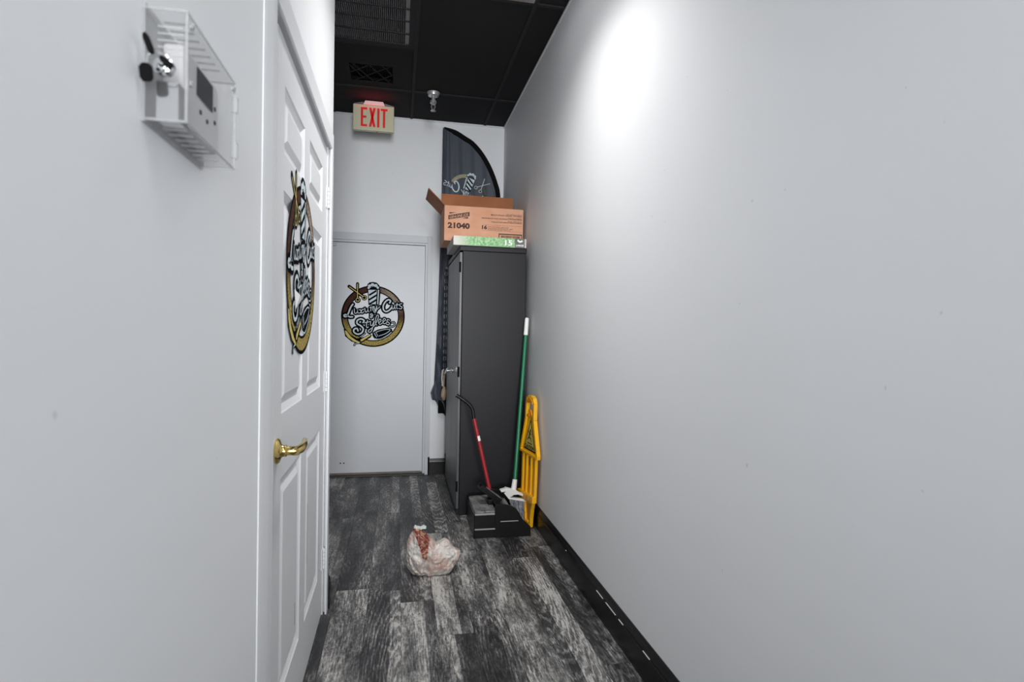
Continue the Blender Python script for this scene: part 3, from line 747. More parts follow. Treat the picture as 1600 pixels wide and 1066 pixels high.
# ------------------------------------------------------------------ storage cabinet
cx0, cx1, cy0, cy1, cz = 0.405, 0.868, 3.832, 4.742, 1.846
cb = thing('storage_cabinet', ((cx0 + cx1) / 2, (cy0 + cy1) / 2, 0), 'tall black metal storage cabinet standing in the corner by the exit door', 'cabinet')
put('carcass', MB().box((cx0 + 0.02, cy0, 0.0), (cx1, cy1, cz - 0.035)), M['cabinet'], cb, bevel=0.003)
put('top', MB().box((cx0 - 0.002, cy0 - 0.003, cz - 0.035), (cx1 + 0.003, cy1 + 0.003, cz)), M['cabinet'], cb, bevel=0.004)
put('side_panel', MB().box((cx0 + 0.022, cy0 - 0.0025, 0.03), (cx1 - 0.004, cy0, cz - 0.040)), M['cabinet'], cb, bevel=0.001)
cd_ = mat('cabinet_door_reflection_grey', srgb(66, 69, 71), 0.4, spec=0.6)  # grey lightened to paint in the grazing reflection of the walls
for i, (a, b) in enumerate(((cy0 + 0.002, 4.285), (4.289, cy1 - 0.002))):
    d = put('door', MB().box((cx0, a, 0.045), (cx0 + 0.018, b, cz - 0.045)), cd_, cb, bevel=0.002)
    yy = cy0 + 0.006 if i == 0 else cy1 - 0.006
    for z in (1.70, 0.985, 0.20):
        put('hinge', MB().box((cx0 - 0.004, yy - 0.008, z - 0.035), (cx0 + 0.010, yy + 0.005, z + 0.035)), M['ink'], d)
    if i == 0:
        hh = put('handle', MB().lathe([(0.018, 0), (0.018, 0.006), (0.009, 0.010), (0.009, 0.045)], (cx0, 4.25, 0.965), (-1, 0, 0), 14), M['chrome'], d, smooth=True)
        put('handle', MB().tube([(cx0 - 0.042, 4.205, 0.985), (cx0 - 0.046, 4.25, 0.965), (cx0 - 0.042, 4.295, 0.945)], 0.006, 8), M['chrome'], d)
put('plinth', MB().box((cx0 + 0.004, cy0 + 0.004, 0.0), (cx0 + 0.02, cy1 - 0.004, 0.043)), M['cabinet'], cb)

# chain and brush hanging at the hidden side of the cabinet
ch = thing('hanging_chain', (0.385, 4.80, 1.75), 'black chain hanging in the gap between cabinet and flag', 'chain')
cm = MB()
for k in range(30):
    z = 1.78 - k * 0.030; c0 = Vector((0.392, 4.80, z)); ring_pts = []
    for j in range(9):
        a = 2 * math.pi * j / 8
        if k % 2: ring_pts.append(c0 + Vector((0.011 * math.cos(a), 0, 0.020 * math.sin(a))))
        else: ring_pts.append(c0 + Vector((0, 0.011 * math.cos(a), 0.020 * math.sin(a))))
    cm.tube(ring_pts, 0.0035, 5, cap=False)
put('links', cm, M['base_black'], ch, kind='stuff')
put('hook', MB().box((0.385, 4.742, 1.785), (0.399, 4.805, 1.80)), M['base_black'], ch)
br = thing('hand_brush', (0.385, 4.80, 0.85), 'small tan wooden brush hanging by a white cord beside the cabinet handle', 'brush')
put('cord', MB().tube([(0.392, 4.81, 0.905), (0.384, 4.80, 0.94), (0.374, 4.79, 0.93), (0.370, 4.79, 0.86), (0.376, 4.80, 0.80)], 0.005, 6), M['white_plastic'], br, smooth=True)
put('handle', MB().tube([(0.392, 4.81, 0.92), (0.388, 4.81, 0.86), (0.384, 4.81, 0.79)], [0.010, 0.008, 0.010], 10), M['tan'], br, smooth=True)
put('brush_head', MB().tube([(0.392, 4.80, 0.79), (0.388, 4.79, 0.75), (0.385, 4.79, 0.71), (0.392, 4.80, 0.68)], [0.010, 0.022, 0.022, 0.010], 10), M['tan'], br, smooth=True)

# ------------------------------------------------------------------ flat green box and carton on top
M['box_white'] = mat('box_white_card', srgb(196, 194, 190), 0.6)
fb = thing('flat_box', (0.61, 4.05, cz), 'flat green and white printed box lying on top of black cabinet', 'box')
gm = mat('green_print', srgb(140, 205, 130), 0.45)
b_ = gm.node_tree.nodes['Principled BSDF']; L = gm.node_tree.links
tc = N(gm, 'ShaderNodeTexCoord'); n1 = N(gm, 'ShaderNodeTexNoise', i_Scale=70.0, i_Detail=4.0); L.new(tc.outputs['Object'], n1.inputs['Vector'])
sx = N(gm, 'ShaderNodeSeparateXYZ'); L.new(tc.outputs['Object'], sx.inputs[0])
c = mixc(gm, maprange(gm, n1.outputs['Fac'], 0.4, 0.62), srgb(92, 160, 92), srgb(158, 196, 146))
c = mixc(gm, maprange(gm, math_n(gm, 'ADD', sx.outputs['X'], math_n(gm, 'MULTIPLY', n1.outputs['Fac'], 0.1)), 0.42, 0.53), srgb(204, 200, 190), c)
L.new(c, b_.inputs['Base Color'])
fx0, fx1, fy0, fy1, fz = 0.357, 0.862, 3.812, 4.31, 1.909
put('body', MB().box((fx0, fy0, cz), (fx1, fy1, fz)), M['box_white'], fb, bevel=0.002)
put('printed_front', MB().box((fx0 + 0.001, fy0 - 0.0012, cz + 0.001), (fx1 - 0.082, fy0, fz - 0.001)), gm, fb)
dk = mat('dark_print', srgb(92, 92, 92), 0.5, var=0.5, vscale=60)
put('printed_end', MB().box((fx1 - 0.082, fy0 - 0.0012, cz + 0.001), (fx1 - 0.012, fy0, fz - 0.001)), dk, fb)
put_text('number_print', '15', 0.052, (fx1 - 0.150, fy0 - 0.0014, cz + 0.013), (1, 0, 0), (0, 0, 1), M['white_plastic'], fb, bold=0.0012, width=0.05)
put_text('small_print', 'LARGE', 0.017, (fx1 - 0.074, fy0 - 0.0016, cz + 0.010), (1, 0, 0), (0, 0, 1), M['white_plastic'], fb, bold=0.0006, width=0.055)
put('print_mark', MB().prism([(0, 0), (0.02, -0.012), (0.04, -0.004), (0.036, 0.008), (0.02, 0.0), (0.006, 0.012)], (fx1 - 0.066, fy0 - 0.0022, cz + 0.046), (1, 0, 0), (0, 0, 1), (0, 0.001, 0)), M['white_plastic'], fb)

ct = thing('cardboard_carton', (0.597, 4.21, fz), 'open brown cardboard carton of hand towels on the flat green box', 'carton')
kx0, kx1, ky0, ky1, kz0, kz1 = 0.311, 0.884, 4.030, 4.395, fz, 2.158
T = 0.005
body = MB().box((kx0, ky0, kz0), (kx1, ky0 + T, kz1)).box((kx0, ky1 - T, kz0), (kx1, ky1, kz1)).box((kx0, ky0 + T, kz0), (kx0 + T, ky1 - T, kz1)).box((kx1 - T, ky0 + T, kz0), (kx1, ky1 - T, kz1)).box((kx0 + T, ky0 + T, kz0), (kx1 - T, ky1 - T, kz0 + T))
put('body', body, M['carton'], ct)
put('flap', MB().prism([(0.002, 0), (0.571, 0), (0.566, 0.168), (0.004, 0.170)], (kx0, ky1 - T, kz1), (1, 0, 0), (0, 0.04, 1), (0, 0.005, 0)), M['carton_in'], ct)
put('flap', MB().prism([(0.004, 0), (0.361, 0), (0.358, 0.165), (0.006, 0.162)], (kx0, ky0, kz1), (0, 1, 0), Vector((-0.115, 0, 0.112)).normalized(), (0.004, 0, 0.004)), M['carton_in'], ct)
put('flap', MB().prism([(0, 0), (0.565, 0), (0.56, 0.16), (0.004, 0.16)], (kx0 + 0.006, ky0 + T, kz1 - 0.001), (1, 0, 0), (0, 0.35, -0.93), (0, 0.004, 0)), M['carton_in'], ct)
fyk = ky0 - 0.0006
def carton_text(body, x, z, h, w, ink='ink_brown', bold=0.0, nm='printed_line'):
    return put_text(nm, body, h, (x, fyk, z), (1, 0, 0), (0, 0, 1), M[ink], ct, width=w, bold=bold)
# pixel measurements of the print turned into metres on the face
sxk = (kx1 - kx0) / 1505.0; szk = (kz1 - kz0) / 670.0
def kp(px, py): return (kx0 + (px - 45) * sxk, kz1 - (py - 145) * szk)
x, z = kp(108, 570); carton_text('21040', x, z, 0.052, 0.158, bold=0.0026, nm='article_number')
x, z = kp(755, 560); carton_text('16', x, z, 0.036, 0.037, bold=0.0018, nm='printed_number')
x0, z0 = kp(118, 415); x1, z1 = kp(515, 330)
put('logo_bar', MB().prism([(0, 0), (x1 - x0, z1 - z0), (x1 - x0, z1 - z0 + 0.030), (0, 0.030)], (x0, fyk, z0), (1, 0, 0), (0, 0, 1), (0, 0.0005, 0)), M['ink_brown'], ct)
x2, z2 = kp(135, 300); put('logo_stripe', MB().prism([(0, 0), (0.008, 0), (0.052, 0.010), (0, 0.009)], (x2, fyk, z2), (1, 0, 0), (0, 0, 1), (0, 0.0005, 0)), M['ink_brown'], ct)
x2, z2 = kp(370, 378); put('logo_stripe', MB().prism([(0, 0), (0.046, 0.000), (0.046, 0.010), (0.038, 0.010)], (x2, fyk, z2), (1, 0, 0), (0, 0, 1), (0, 0.0005, 0)), M['ink_brown'], ct)
u = Vector((x1 - x0, 0, z1 - z0)).normalized()
put_text('logo_lettering', 'GENUINE JOE', 0.026, (x0 + 0.007, fyk - 0.0008, z0 + 0.0065), u, (0, 0, 1), M['carton'], ct, width=0.138, bold=0.0003)
for body, px0, px1, py, h, ink in (('9.05" x 9.45" (23 cm x 24 cm)', 1225, 1525, 262, 0.009, 'ink_soft'), ('MULTI-FOLD HAND TOWELS', 925, 1525, 292, 0.013, 'ink_brown'),
                              ('MULTI PLIS - 16 PAQUETS', 1250, 1525, 335, 0.008, 'ink_soft'), ('ESSUIE-MAINS POUR LES MAINS A PLIS MULTIPLES', 745, 1525, 358, 0.010, 'ink_brown'),
                              ('DE 250 - 4000 TOALLAS', 1255, 1525, 398, 0.008, 'ink_soft'), ('TOALLAS PARA MANOS MULTI-DOBLEZ', 925, 1525, 425, 0.010, 'ink_brown'),
                              ('PACKS OF 250 TOWELS - 4000 TOWELS', 865, 1270, 520, 0.008, 'ink_soft'), ('PAQUETS DE 250 SERVIETTES - 4000', 865, 1350, 548, 0.008, 'ink_soft'),
                              ('PAQUETES DE 250 TOALLAS', 865, 1310, 574, 0.008, 'ink_soft')):
    x, z = kp(px0, py); carton_text(body, x, z, h, (px1 - px0) * sxk, ink, 0.0003)
for py in (480, 590):
    x, z = kp(760, py); put('printed_rule', MB().box((x, fyk, z), (x + 765 * sxk, fyk + 0.0004, z + 0.0015)), M['ink_soft'], ct)
x, z = kp(1078, 790); bw = 455 * sxk; bh = 158 * szk
bc = MB(); bc.box((x, fyk, z), (x + 0.006, fyk + 0.0005, z + bh)); bc.box((x + bw - 0.006, fyk, z), (x + bw, fyk + 0.0005, z + bh)); bc.box((x + 0.006, fyk, z + bh - 0.008), (x + bw - 0.006, fyk + 0.0005, z + bh))
xx = x + 0.016
rs = random.Random(3)
while xx < x + bw - 0.016:
    w = rs.choice((0.0012, 0.0024, 0.0036)); bc.box((xx, fyk, z), (xx + w, fyk + 0.0005, z + bh - 0.013)); xx += w + rs.choice((0.0012, 0.002))
put('barcode_print', bc, M['ink_brown'], ct)

# ------------------------------------------------------------------ feather flag in the corner
fl = thing('feather_flag', (0.60, 4.93, 0.55), 'dark blue-black feather flag with curved top and logo standing behind the cabinet', 'flag')
def interp(tab, z):
    for (za, a), (zb, b) in zip(tab, tab[1:]):
        if za >= z >= zb: return a + (b - a) * (za - z) / (za - zb)
    return tab[-1][1] if z < tab[-1][0] else tab[0][1]
left = [(3.031, .358), (2.47, .356), (1.64, .344), (1.03, .326), (.80, .316), (.715, .281), (.66, .325), (.60, .34), (.50, .36)]
right = [(3.031, .366), (3.020, .43), (3.004, .483), (2.962, .56), (2.927, .622), (2.86, .69), (2.796, .738), (2.73, .778), (2.661, .811), (2.57, .845), (2.473, .868), (2.2, .872), (0.5, .872)]
nz_, nx_ = 90, 40
vs = []; fs = []
for i in range(nz_ + 1):
    tt = i / nz_
    z = 3.031 - (3.031 - 0.50) * (tt ** 1.4 * 0.9 + tt * 0.1)
    a, b = interp(left, z), interp(right, z)
    for j in range(nx_ + 1):
        s_ = j / nx_; x = a + (b - a) * s_
        y = 4.935 + 0.005 * math.sin(x * 60 + z * 2.5) * (1 - 0.5 * s_) + 0.004 * math.sin(x * 190 + z * 3) * max(0, 1 - (x - 0.35) * 7)
        if z < 1.1: y += 0.012 * math.sin(x * 60 + z * 9)
        if b - a < 0.05: y = 4.935
        zz = z
        if z < 0.72: zz = z + (0.66 - z) * max(0, 1 - (x - 0.28) / 0.16)
        vs.append((x, y, zz))
for i in range(nz_):
    for j in range(nx_):
        k = i * (nx_ + 1) + j
        fs.append((k, k + 1, k + nx_ + 2, k + nx_ + 1))
m_ = MB().add(vs, fs)
fab = mat('dark_flag_fabric', srgb(60, 66, 78), 0.55, bump=0.15, bscale=300, var=0.15, vscale=5)
o = put('fabric', m_, fab, fl, smooth=True)
so = o.modifiers.new('thickness', 'SOLIDIFY'); so.thickness = 0.002
# sleeve with the bent pole inside
pp = smooth_path([(b, z) for z, b in right if z > 2.4] + [(0.876, 2.2), (0.88, 1.5), (0.88, 0.02)], 3)
n_ = len(pp)
sl = MB()
for k in range(n_ - 1): pass
vsl = []; fsl = []
for k, p in enumerate(pp):
    t_ = (pp[min(k + 1, n_ - 1)] - pp[max(k - 1, 0)]).normalized(); nrm = Vector((t_.y, -t_.x))
    if nrm.x > 0: nrm = -nrm
    w = min(0.038, 0.008 + k * 0.006); inn = p + nrm * w
    for q_, dy in ((p, -0.012), (inn, -0.012), (inn, 0.008), (p, 0.008)): vsl.append((q_.x, 4.925 + dy, q_.y))
for k in range(n_ - 1):
    for j in range(4): fsl.append((k * 4 + j, k * 4 + (j + 1) % 4, k * 4 + 4 + (j + 1) % 4, k * 4 + 4 + j))
fsl += [(0, 1, 2, 3), (4 * n_ - 4, 4 * n_ - 3, 4 * n_ - 2, 4 * n_ - 1)]
put('pole_sleeve', MB().add(vsl, fsl), M['ink'], fl, bevel=0.003)
put('hem_tab', MB().box((0.352, 4.925, 0.545), (0.43, 4.945, 0.66)), M['ink'], fl, bevel=0.004)
put('base', MB().box((0.80, 4.80, 0.0), (0.885, 4.965, 0.02)), M['base_black'], fl)
# mirrored, tilted logo print
ang = math.radians(-17)
sL = 0.00053 / 0.0006
U = Vector((math.cos(ang), 0, math.sin(ang))); V = Vector((-math.sin(ang), 0, math.cos(ang)))
top_local = Vector(((515 - 510) * 0.0006, (CY - 105) * 0.0006, 0)) * sL
org = Vector((0.622, 4.916, 2.655)) - U * top_local.x - V * top_local.y
mx_ = frame(org, U, V, sL, flipx=-1)
lg = bpy.data.objects.new('logo_print', None); lg.empty_display_size = 0.02; C.objects.link(lg); lg.parent = fl; lg.matrix_parent_inverse = fl.matrix_basis.inverted()
lg['label'] = 'mirrored barber shop logo print'
def fq(x, y, n=0.0): return (0.625 + (x - 790) * 0.0003815, 4.9155 - n, 2.648 - (y - 245) * 0.0003815)
def arc(cx, cy, r0, r1, a0, a1, n=14):
    mb = MB(); vs_ = []
    for k in range(n + 1):
        a_ = math.radians(a0 + (a1 - a0) * k / n)
        vs_ += [fq(cx + r0 * math.cos(a_), cy + r0 * math.sin(a_)), fq(cx + r1 * math.cos(a_), cy + r1 * math.sin(a_))]
    return mb.add(vs_, [(2 * k, 2 * k + 1, 2 * k + 3, 2 * k + 2) for k in range(n)])
put('ring_segment', arc(600, 650, 292, 372, 212, 278), M['olive_print'], lg)
put('ring_segment', arc(700, 760, 350, 400, 310, 355), mat('dim_olive_print', srgb(70, 66, 48), 0.6, var=0.4, vscale=60), lg)
for nm, mb, mt in logo_meshes:
    if nm in ('printed_ring', 'razor_handle', 'razor_blade', 'hair_clipper') or nm == 'backing': continue
    if nm == 'scissor_blade': mt = M['silver_print']
    me = bpy.data.meshes.new(nm); me.from_pydata([tuple(mx_ @ Vector(v)) for v in mb.v], [], mb.f); me.materials.append(mt); me.update()
    o = bpy.data.objects.new(nm, me); C.objects.link(o); o.parent = lg

# ------------------------------------------------------------------ lobby dustpan
dp = thing('lobby_dustpan', (0.64, 3.55, 0), 'black lobby dustpan with red upright handle in front of black cabinet', 'dustpan')
x0, x1, y0, y1 = 0.470, 0.824, 3.375, 3.735
bp_ = M['black_plastic']
put('bin', MB().prism([(x0, 0), (0.612, 0), (0.612, 0.155), (x0 + 0.012, 0.155), (x0, 0.145)], (0, y0 + 0.006, 0), (1, 0, 0), (0, 0, 1), (0, y1 - y0 - 0.012, 0)), bp_, dp, bevel=0.004)
dust = mat('dusty_black_plastic', srgb(40, 40, 42), 0.5)
b_ = dust.node_tree.nodes['Principled BSDF']; L = dust.node_tree.links
tc = N(dust, 'ShaderNodeTexCoord'); n1 = N(dust, 'ShaderNodeTexNoise', i_Scale=22.0, i_Detail=8.0, i_Roughness=0.75); L.new(tc.outputs['Object'], n1.inputs['Vector'])
L.new(mixc(dust, maprange(dust, n1.outputs['Fac'], 0.35, 0.68), srgb(56, 56, 58), srgb(170, 168, 168)), b_.inputs['Base Color'])
put('lid', MB().prism([(x0 + 0.006, 0.155), (0.606, 0.155), (0.606, 0.166), (x0 + 0.016, 0.162)], (0, y0 + 0.004, 0), (1, 0, 0), (0, 0, 1), (0, y1 - y0 - 0.008, 0)), dust, dp, bevel=0.003, label='dusty flat lid')
side = [(0.596, 0.0), (x1, 0.0), (x1 - 0.002, 0.060), (0.770, 0.108), (0.758, 0.130), (0.742, 0.158), (0.722, 0.180), (0.695, 0.195), (0.665, 0.203), (0.606, 0.207), (0.596, 0.19)]
for y in (y0, y1 - 0.008):
    put('side_wall', MB().prism(side, (0, y, 0), (1, 0, 0), (0, 0, 1), (0, 0.008, 0)), bp_, dp, bevel=0.0015)
hood = MB(); hp = [(0.606, 0.200), (0.650, 0.197), (0.675, 0.190), (0.695, 0.180)]
hood.prism(hp + [(a - 0.004, b - 0.006) for a, b in hp[::-1]], (0, y0 + 0.008, 0), (1, 0, 0), (0, 0, 1), (0, y1 - y0 - 0.016, 0))
put('hood', hood, bp_, dp, smooth=True)
put('pan_floor', MB().prism([(0.612, 0), (x1, 0), (x1, 0.003), (0.612, 0.018)], (0, y0 + 0.008, 0), (1, 0, 0), (0, 0, 1), (0, y1 - y0 - 0.016, 0)), bp_, dp)
gm_ = mat('light_grey_rib', srgb(150, 150, 152), 0.3)  # ribs coloured lighter grey than the black pan
for a, b in (((x0 + 0.004, y0 - 0.0015, 0.142), (0.597, y0 + 0.006, 0.154)), ((x0 + 0.004, y0 - 0.002, 0.052), (0.600, y0 + 0.006, 0.060)), ((0.632, y0 - 0.002, 0.096), (0.745, y0 + 0.002, 0.102))):
    mb_ = MB().box(a, b)
    put('raised_rib', mb_, gm_, dp, bevel=0.002)
# handle yoke
yc = 3.535
k1, k2 = Vector((0.525, yc, 0.285)), Vector((0.655, yc, 0.185))
dirv = (k2 - k1).normalized(); nv = Vector((-dirv.z, 0, dirv.x)); nv = nv if nv.z > 0 else -nv
def yoke(a, b, wy, th, off=0):
    p = k1 + dirv * a + nv * off
    return MB().prism([(0, 0), (b - a, 0), (b - a, th), (0, th)], p + Vector((0, -wy / 2, 0)), dirv, nv, (0, wy, 0))
L_ = (k2 - k1).length
put('handle_yoke', yoke(0, L_, 0.085, 0.016, -0.02), bp_, dp, bevel=0.004)
put('scuffed_plate', yoke(0.045, L_ - 0.008, 0.046, 0.016, 0.0), mat('scuffed_plastic', srgb(104, 104, 106), 0.45, var=0.4, vscale=60), dp, bevel=0.003)
for dy in (-0.036, 0.030):
    pr = yoke(0.0, L_, 0.008, 0.020, -0.006); pr.v = [(a, b + dy, c) for a, b, c in pr.v]
    put('yoke_rib', pr, bp_, dp, bevel=0.002)
put('pivot_support', MB().box((0.572, yc - 0.035, 0.166), (0.625, yc + 0.035, 0.200)), bp_, dp, bevel=0.006)
pb = Vector((0.588, yc + 0.01, 0.255)); pt = Vector((0.484, yc + 0.03, 0.705))
put('red_pole', MB().tube([pb, pt], 0.0125, 16), M['red_pole'], dp, smooth=True)
put('black_grip', MB().tube(smooth_path([pt, pt + (pt - pb) * 0.06, (0.474, 3.567, 0.760), (0.455, 3.568, 0.792), (0.410, 3.57, 0.828), (0.368, 3.572, 0.855)], 4), 0.0118, 14), M['black_plastic'], dp, smooth=True)
lp = pb.lerp(pt, 0.72)
put('paper_label', MB().tube([lp - (pt - pb) * 0.035, lp + (pt - pb) * 0.035], 0.0128, 16, cap=False), M['white_plastic'], dp, smooth=True)
lab = bpy.data.objects['paper_label']
me = lab.data   # keep only a narrow strip of the label facing the room
bm = bmesh.new(); bm.from_mesh(me)
kill = [f_ for f_ in bm.faces if not (f_.calc_center_median() - lp).normalized().dot(Vector((0.75, -0.65, 0))) > 0.15]
bmesh.ops.delete(bm, geom=kill, context='FACES'); bm.to_mesh(me); bm.free()

# ------------------------------------------------------------------ broom
bm_ = thing('angle_broom', (0.80, 3.66, 0), 'broom with green pole and white grip leaning in the corner by cabinet', 'broom')
hb, ht = Vector((0.777, 3.655, 0.270)), Vector((0.872, 3.795, 1.363))
ha = hb.lerp(ht, 0.89)
put('green_pole', MB().tube([hb, ha], 0.0118, 16), M['green_pole'], bm_, smooth=True)
put('white_grip', MB().tube([ha, ha.lerp(ht, 0.05), ha.lerp(ht, 0.93), ht], [0.0145, 0.0155, 0.0145, 0.010], 16), M['white_plastic'], bm_, smooth=True)
yb = 3.64
put('socket', MB().tube([(0.766, 3.644, 0.205), (0.7775, 3.655, 0.282)], [0.019, 0.0155], 14), M['white_plastic'], bm_, smooth=True)
hpts = [(0.672, 0.222), (0.682, 0.208), (0.712, 0.212), (0.700, 0.200), (0.732, 0.160), (0.853, 0.137), (0.857, 0.146), (0.846, 0.172), (0.826, 0.192), (0.792, 0.206), (0.780, 0.220), (0.752, 0.224), (0.712, 0.236), (0.706, 0.230)]
hole = [(0.740, 0.170), (0.838, 0.156), (0.822, 0.178), (0.795, 0.188), (0.765, 0.186)]
def flat_with_hole(outer, inner, y, t):
    bm = bmesh.new()
    def loop(pts):
        vs_ = [bm.verts.new((a, y, b)) for a, b in pts]
        return [bm.edges.new((vs_[i], vs_[(i + 1) % len(vs_)])) for i in range(len(vs_))]
    es = loop(outer) + loop(inner)
    r_ = bmesh.ops.triangle_fill(bm, edges=es, use_beauty=True)
    ff = [g_ for g_ in r_['geom'] if isinstance(g_, bmesh.types.BMFace)]
    ex_ = bmesh.ops.extrude_face_region(bm, geom=ff)
    bmesh.ops.translate(bm, vec=(0, t, 0), verts=[g_ for g_ in ex_['geom'] if isinstance(g_, bmesh.types.BMVert)])
    bmesh.ops.recalc_face_normals(bm, faces=bm.faces)
    me = bpy.data.meshes.new('head'); bm.to_mesh(me); bm.free(); return me
put('broom_head', flat_with_hole(hpts, hole, yb - 0.018, 0.036), M['white_plastic'], bm_, bevel=0.002)
def bristle_mat():
    m = mat('grey_blue_bristles', srgb(134, 140, 152), 0.7); L = m.node_tree.links
    tc = N(m, 'ShaderNodeTexCoord'); mp = N(m, 'ShaderNodeMapping'); mp.inputs['Rotation'].default_value = (0, -0.2, 0); mp.inputs['Scale'].default_value = (330, 120, 7)
    nz = N(m, 'ShaderNodeTexNoise', i_Scale=1.0, i_Detail=2.0); L.new(tc.outputs['Object'], mp.inputs[0]); L.new(mp.outputs[0], nz.inputs['Vector'])
    L.new(mixc(m, maprange(m, nz.outputs['Fac'], 0.4, 0.6), srgb(66, 70, 80), srgb(176, 180, 190)), m.node_tree.nodes['Principled BSDF'].inputs['Base Color'])
    return m
bri = MB(); rb = random.Random(5)
for k in range(190):
    s_ = rb.random(); yy = rb.uniform(-0.016, 0.016)
    a = Vector((0.736 + s_ * 0.116, yb + yy, 0.162 - s_ * 0.018)); e_ = Vector((0.766 + s_ * 0.108, yb + yy * 1.5 - 0.004, 0.014 - 0.008 * s_ + rb.uniform(0, 0.006)))
    mid = a.lerp(e_, 0.5) + Vector((rb.uniform(-.003, .006), rb.uniform(-.004, .004), 0))
    d = Vector((0.0012, 0, 0)); d2 = Vector((0, 0.0012, 0))
    bri.add([a - d, a + d, mid + d, e_ + d, e_ - d, mid - d, a + d2, mid + d2, e_ + d2], [(0, 1, 2, 5), (5, 2, 3, 4), (1, 6, 7, 2), (2, 7, 8, 3)])
put('bristles', bri, bristle_mat(), bm_, kind='stuff')

# ------------------------------------------------------------------ folded wet floor sign
ws = thing('wet_floor_sign', (0.87, 3.58, 0), 'folded yellow wet floor sign leaning against the right wall beside green broom', 'sign')
k_ = 0.13; hyp = math.sqrt(1 + k_ * k_)
UW = Vector((k_, -1, 0)) / hyp               # runs towards the viewer and slightly to the wall
VW = Vector((0.02, 0, 1)).normalized()
NW = UW.cross(VW); NW = -NW if NW.x > 0 else NW
OW = Vector((0.880 - k_ * 0.45, 3.90, 0.004))
def W_(a, b, n=0.0): return OW + UW * a + VW * b + NW * n
def wplate(pts, n0, n1): return MB().prism(pts, W_(0, 0, n0), UW, VW, NW * (n1 - n0))
C_ = 0.315
def band(outer, inner, n0, n1):
    """closed frame between two loops with same point count"""
    mb = MB(); n = len(outer)
    for i in range(n):
        j = (i + 1) % n
        q_ = [outer[i], outer[j], inner[j], inner[i]]
        mb.prism(q_, W_(0, 0, n0), UW, VW, NW * (n1 - n0))
    return mb
out_ = [(C_-.160, .452), (C_-.164, .475), (C_-.150, .510), (C_-.082, .690), (C_-.078, .800), (C_-.060, .832), (C_-.020, .845), (C_+.020, .845), (C_+.060, .832), (C_+.078, .800), (C_+.082, .690), (C_+.150, .510), (C_+.164, .475), (C_+.160, .452)]
in_ = [(C_-.136, .470), (C_-.137, .478), (C_-.124, .510), (C_-.058, .690), (C_-.052, .798), (C_-.042, .812), (C_-.018, .820), (C_+.018, .820), (C_+.042, .812), (C_+.052, .798), (C_+.058, .690), (C_+.124, .510), (C_+.137, .478), (C_+.136, .470)]
put('rim', band(out_, in_, 0.0, 0.026), M['yellow'], ws, bevel=0.003)
put('front_panel', wplate([(C_-.137, .468), (C_+.137, .468), (C_+.124, .512), (C_+.058, .692), (C_+.030, .712), (C_-.030, .712), (C_-.058, .692), (C_-.124, .512)], 0.006, 0.014), M['yellow'], ws)
put('handle_grip', wplate([(C_-.052, .790), (C_-.020, .806), (C_+.020, .806), (C_+.052, .790), (C_+.052, .812), (C_+.018, .828), (C_-.018, .828), (C_-.052, .812)], 0.010, 0.030), M['yellow_dark'], ws, bevel=0.003)
put('latch', wplate([(C_-.052, .700), (C_-.018, .705), (C_-.010, .742), (C_+.010, .742), (C_+.018, .705), (C_+.052, .700), (C_+.052, .714), (C_+.026, .722), (C_+.012, .752), (C_-.012, .752), (C_-.026, .722), (C_-.052, .714)], 0.008, 0.024), M['yellow_dark'], ws, bevel=0.002)
put('warning_label', wplate([(C_-.110, .482), (C_+.110, .482), (C_, .690)], 0.014, 0.015), M['ink'], ws)
put('warning_label_face', wplate([(C_-.094, .492), (C_+.094, .492), (C_, .668)], 0.015, 0.0156), M['label_cream'], ws)
fg = MB()
def wst(p, w):
    stroke(fg, p, w, lambda a, z: W_(a[0], a[1], 0.0160 + len(fg.f) * 0.00004), 0, False)
wst([(C_+.004, .612), (C_+.006, .616)], 0.018); wst([(C_, .600), (C_-.014, .570)], 0.014); wst([(C_-.014, .570), (C_-.040, .552)], 0.008); wst([(C_-.014, .570), (C_+.020, .562), (C_+.030, .546)], 0.008)
wst([(C_-.002, .596), (C_+.028, .590)], 0.006); wst([(C_-.002, .596), (C_-.030, .606)], 0.006); wst([(C_-.038, .530), (C_+.042, .530)], 0.006)
put('slipping_figure', fg, M['ink'], ws)
put_text('warning_lettering', 'CAUTION', 0.03, W_(C_ - 0.082, .496, 0.0165), UW, VW, M['ink'], ws, width=0.164, bold=0.001)
lo = [(C_-.125, .17), (C_-.125, .46), (C_+.125, .46), (C_+.125, .17)]
put('lower_leaf', wplate([(C_-.122, .17), (C_+.122, .17), (C_+.122, .455), (C_-.122, .455)], 0.0, 0.006), M['yellow_dark'], ws)
for a, b in ((-.125, -.098), (-.052, -.030), (.030, .052), (.098, .125)):
    put('rail', wplate([(C_+a, .17), (C_+b, .17), (C_+b, .455), (C_+a, .455)], 0.004, 0.020), M['yellow'], ws, bevel=0.003)
put('lower_print', wplate([(C_-.024, .38), (C_+.024, .38), (C_+.024, .44), (C_-.024, .44)], 0.006, 0.0068), M['ink_soft'], ws)
put('hinge_bar', wplate([(C_-.162, .152), (C_+.130, .168), (C_+.130, .212), (C_-.150, .196), (C_-.162, .185)], 0.006, 0.034), M['yellow'], ws, bevel=0.004)
for a in (-.11, -.05, .01, .07): put('hinge_recess', wplate([(C_+a, .168), (C_+a+.035, .170), (C_+a+.030, .190), (C_+a+.010, .196)], 0.034, 0.0348), M['yellow_dark'], ws)
ft = [(C_-.085, .165), (C_+.105, .168), (C_+.090, .120), (C_+.080, .06), (C_+.075, .0), (C_+.040, .0), (C_+.030, .012), (C_+.005, .012), (C_-.002, .0), (C_-.030, .0), (C_-.040, .06), (C_-.052, .12)]
